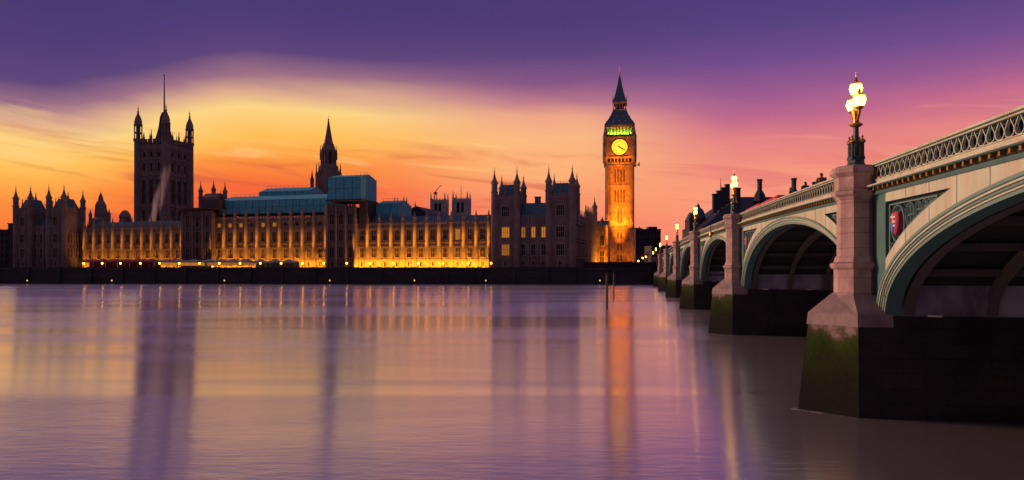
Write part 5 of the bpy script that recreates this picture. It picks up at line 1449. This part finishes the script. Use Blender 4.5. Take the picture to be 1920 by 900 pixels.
# ------------------------------------------------------------------ people on the bridge
def person(label, t, s, coat, face, h=1.74):
    V = [(0, 0, .93), (0, 0, 1.15), (0, .01, 1.38), (0, .01, 1.50), (0, .0, 1.57), (0, -.01, 1.66), (0, 0, 1.74),
         (-.10, 0, .88), (-.10, -.01, .48), (-.11, .02, .08), (-.11, -.12, .04), (.10, 0, .88), (.11, .06, .48), (.11, .10, .08), (.11, -.04, .04),
         (-.19, 0, 1.43), (-.25, .04, 1.14), (-.22, -.14, .93), (-.21, -.22, .88), (.19, 0, 1.43), (.25, .04, 1.14), (.22, -.14, .93), (.21, -.22, .88)]
    E = [(0, 1), (1, 2), (2, 3), (3, 4), (4, 5), (5, 6), (0, 7), (7, 8), (8, 9), (9, 10), (0, 11), (11, 12), (12, 13), (13, 14), (2, 15), (15, 16), (16, 17), (17, 18), (2, 19), (19, 20), (20, 21), (21, 22)]
    Rr = [.16, .15, .17, .07, .07, .105, .07, .1, .075, .055, .045, .1, .075, .055, .045, .075, .06, .045, .035, .075, .06, .045, .035]
    me = bpy.data.meshes.new('person'); me.from_pydata(V, E, [])
    o = bpy.data.objects.new('person_seed', me); COL.objects.link(o)
    o.modifiers.new('s', 'SKIN'); sv = me.skin_vertices[0].data
    for k, r in enumerate(Rr): sv[k].radius = (r, r * (.8 if k < 4 else 1)); 
    sv[0].use_root = True
    o.modifiers.new('u', 'SUBSURF').levels = 1
    dg = bpy.context.evaluated_depsgraph_get(); m2 = bpy.data.meshes.new_from_object(o.evaluated_get(dg))
    bpy.data.objects.remove(o); m2.materials.clear()
    for mm in (coat, SKIN, HAIR, CLOTH): m2.materials.append(mm)
    for p in m2.polygons:
        c = p.center; p.use_smooth = True
        p.material_index = (2 if c.z > 1.67 or (c.z > 1.56 and c.y > .03) else 1) if c.z > 1.50 else (3 if c.z < .84 and abs(c.x) < .18 else (1 if c.z < .92 and c.y < -.12 else 0))
    root = tag(put('person', m2, None, bloc(t, s, zt(s) - .98), -A + face), label, 'person'); root.scale = (h / 1.74,) * 3
    root['group'] = 'people on the bridge'
person('person in a dark coat standing alone at the bridge parapet', 1.65, 48.8, CLOTH, 1.4, 1.8)
person('person in a maroon coat walking by the bridge parapet', 1.8, 45.2, CLOTHR, 3.3, 1.74)
person('person with dark hair following close behind the maroon coat', 1.5, 44.0, CLOTH, 3.3, 1.7)
person('person in a brown coat by the parapet between two chimney tops', 1.5, 40.3, CLOTHB, 2.9, 1.82)
person('person in a pale coat behind the near bridge pier', 1.9, 36.0, CLOTHP, 3.0, 1.75)

# ------------------------------------------------------------------ timber posts in the river
for px, pt, pb, r, lab in ((1138, 513, 578, .17, 'weathered timber post in the river, the taller front one'), (1151, 511, 557, .16, 'weathered timber post in the river, the farther one of two')):
    Y = 6 * F / (pb - 502); z = CAMZ + (502 - pt) / F * Y; X0 = (px - 960) / F * Y
    o = thing('mooring_post', lab, 'post', (X0, Y, 0), 0, 'timber posts in the river')
    MB().lathe(0, 0, [(r * 1.1, -3), (r * 1.1, .4), (r, .5), (r * .92, z - .2), (r * .7, z)], 9).build('shaft', WOOD, o)
    MB().lathe(0, 0, [(r * 1.15, z - .75), (r * 1.15, z - .6)], 9).build('iron_band', STEEL, o)

# ------------------------------------------------------------------ foam where the current meets the piers
def foam_mat():
    m = bpy.data.materials.new('foam'); m.use_nodes = True; t = m.node_tree; p = t.nodes['Principled BSDF']; p.inputs['Base Color'].default_value = (.7, .66, .68, 1); p.inputs['Roughness'].default_value = .8
    tcn = t.nodes.new('ShaderNodeTexCoord'); n = t.nodes.new('ShaderNodeTexNoise'); n.inputs['Scale'].default_value = 3.5; n.inputs['Detail'].default_value = 5; t.links.new(tcn.outputs['Object'], n.inputs['Vector'])
    r = t.nodes.new('ShaderNodeMapRange'); r.inputs[1].default_value = .46; r.inputs[2].default_value = .68; r.inputs[4].default_value = .75; t.links.new(n.outputs[0], r.inputs[0]); t.links.new(r.outputs[0], p.inputs['Alpha']); return m
FOAM = foam_mat()
for s0 in PC[:4]:
    b = MB(); rr_ = random.Random(int(s0)); P = []
    for k in range(25):
        u = k / 24
        a_, c_ = Vector((-.1, s0 - 1.75)), Vector((-2.02, s0)); d_ = Vector((-.1, s0 + 1.7))
        q = a_.lerp(c_, u * 1.7) if u < .59 else c_.lerp(d_, (u - .59) / .41)
        w_ = .05 + .5 * max(0, 1 - abs(u - .55) / .3) * rr_.uniform(.5, 1)
        P.append((q, q + Vector((-.75, -.35)).normalized() * w_))
    for k in range(24): b.face([(*P[k][0], .006), (*P[k][1], .006), (*P[k + 1][1], .006), (*P[k + 1][0], .006)])
    o = b.build('river_foam', FOAM, None, BO); o.rotation_euler.z = -A; tag(o, 'thin white foam where the current meets a bridge pier', 'foam', kind='stuff')
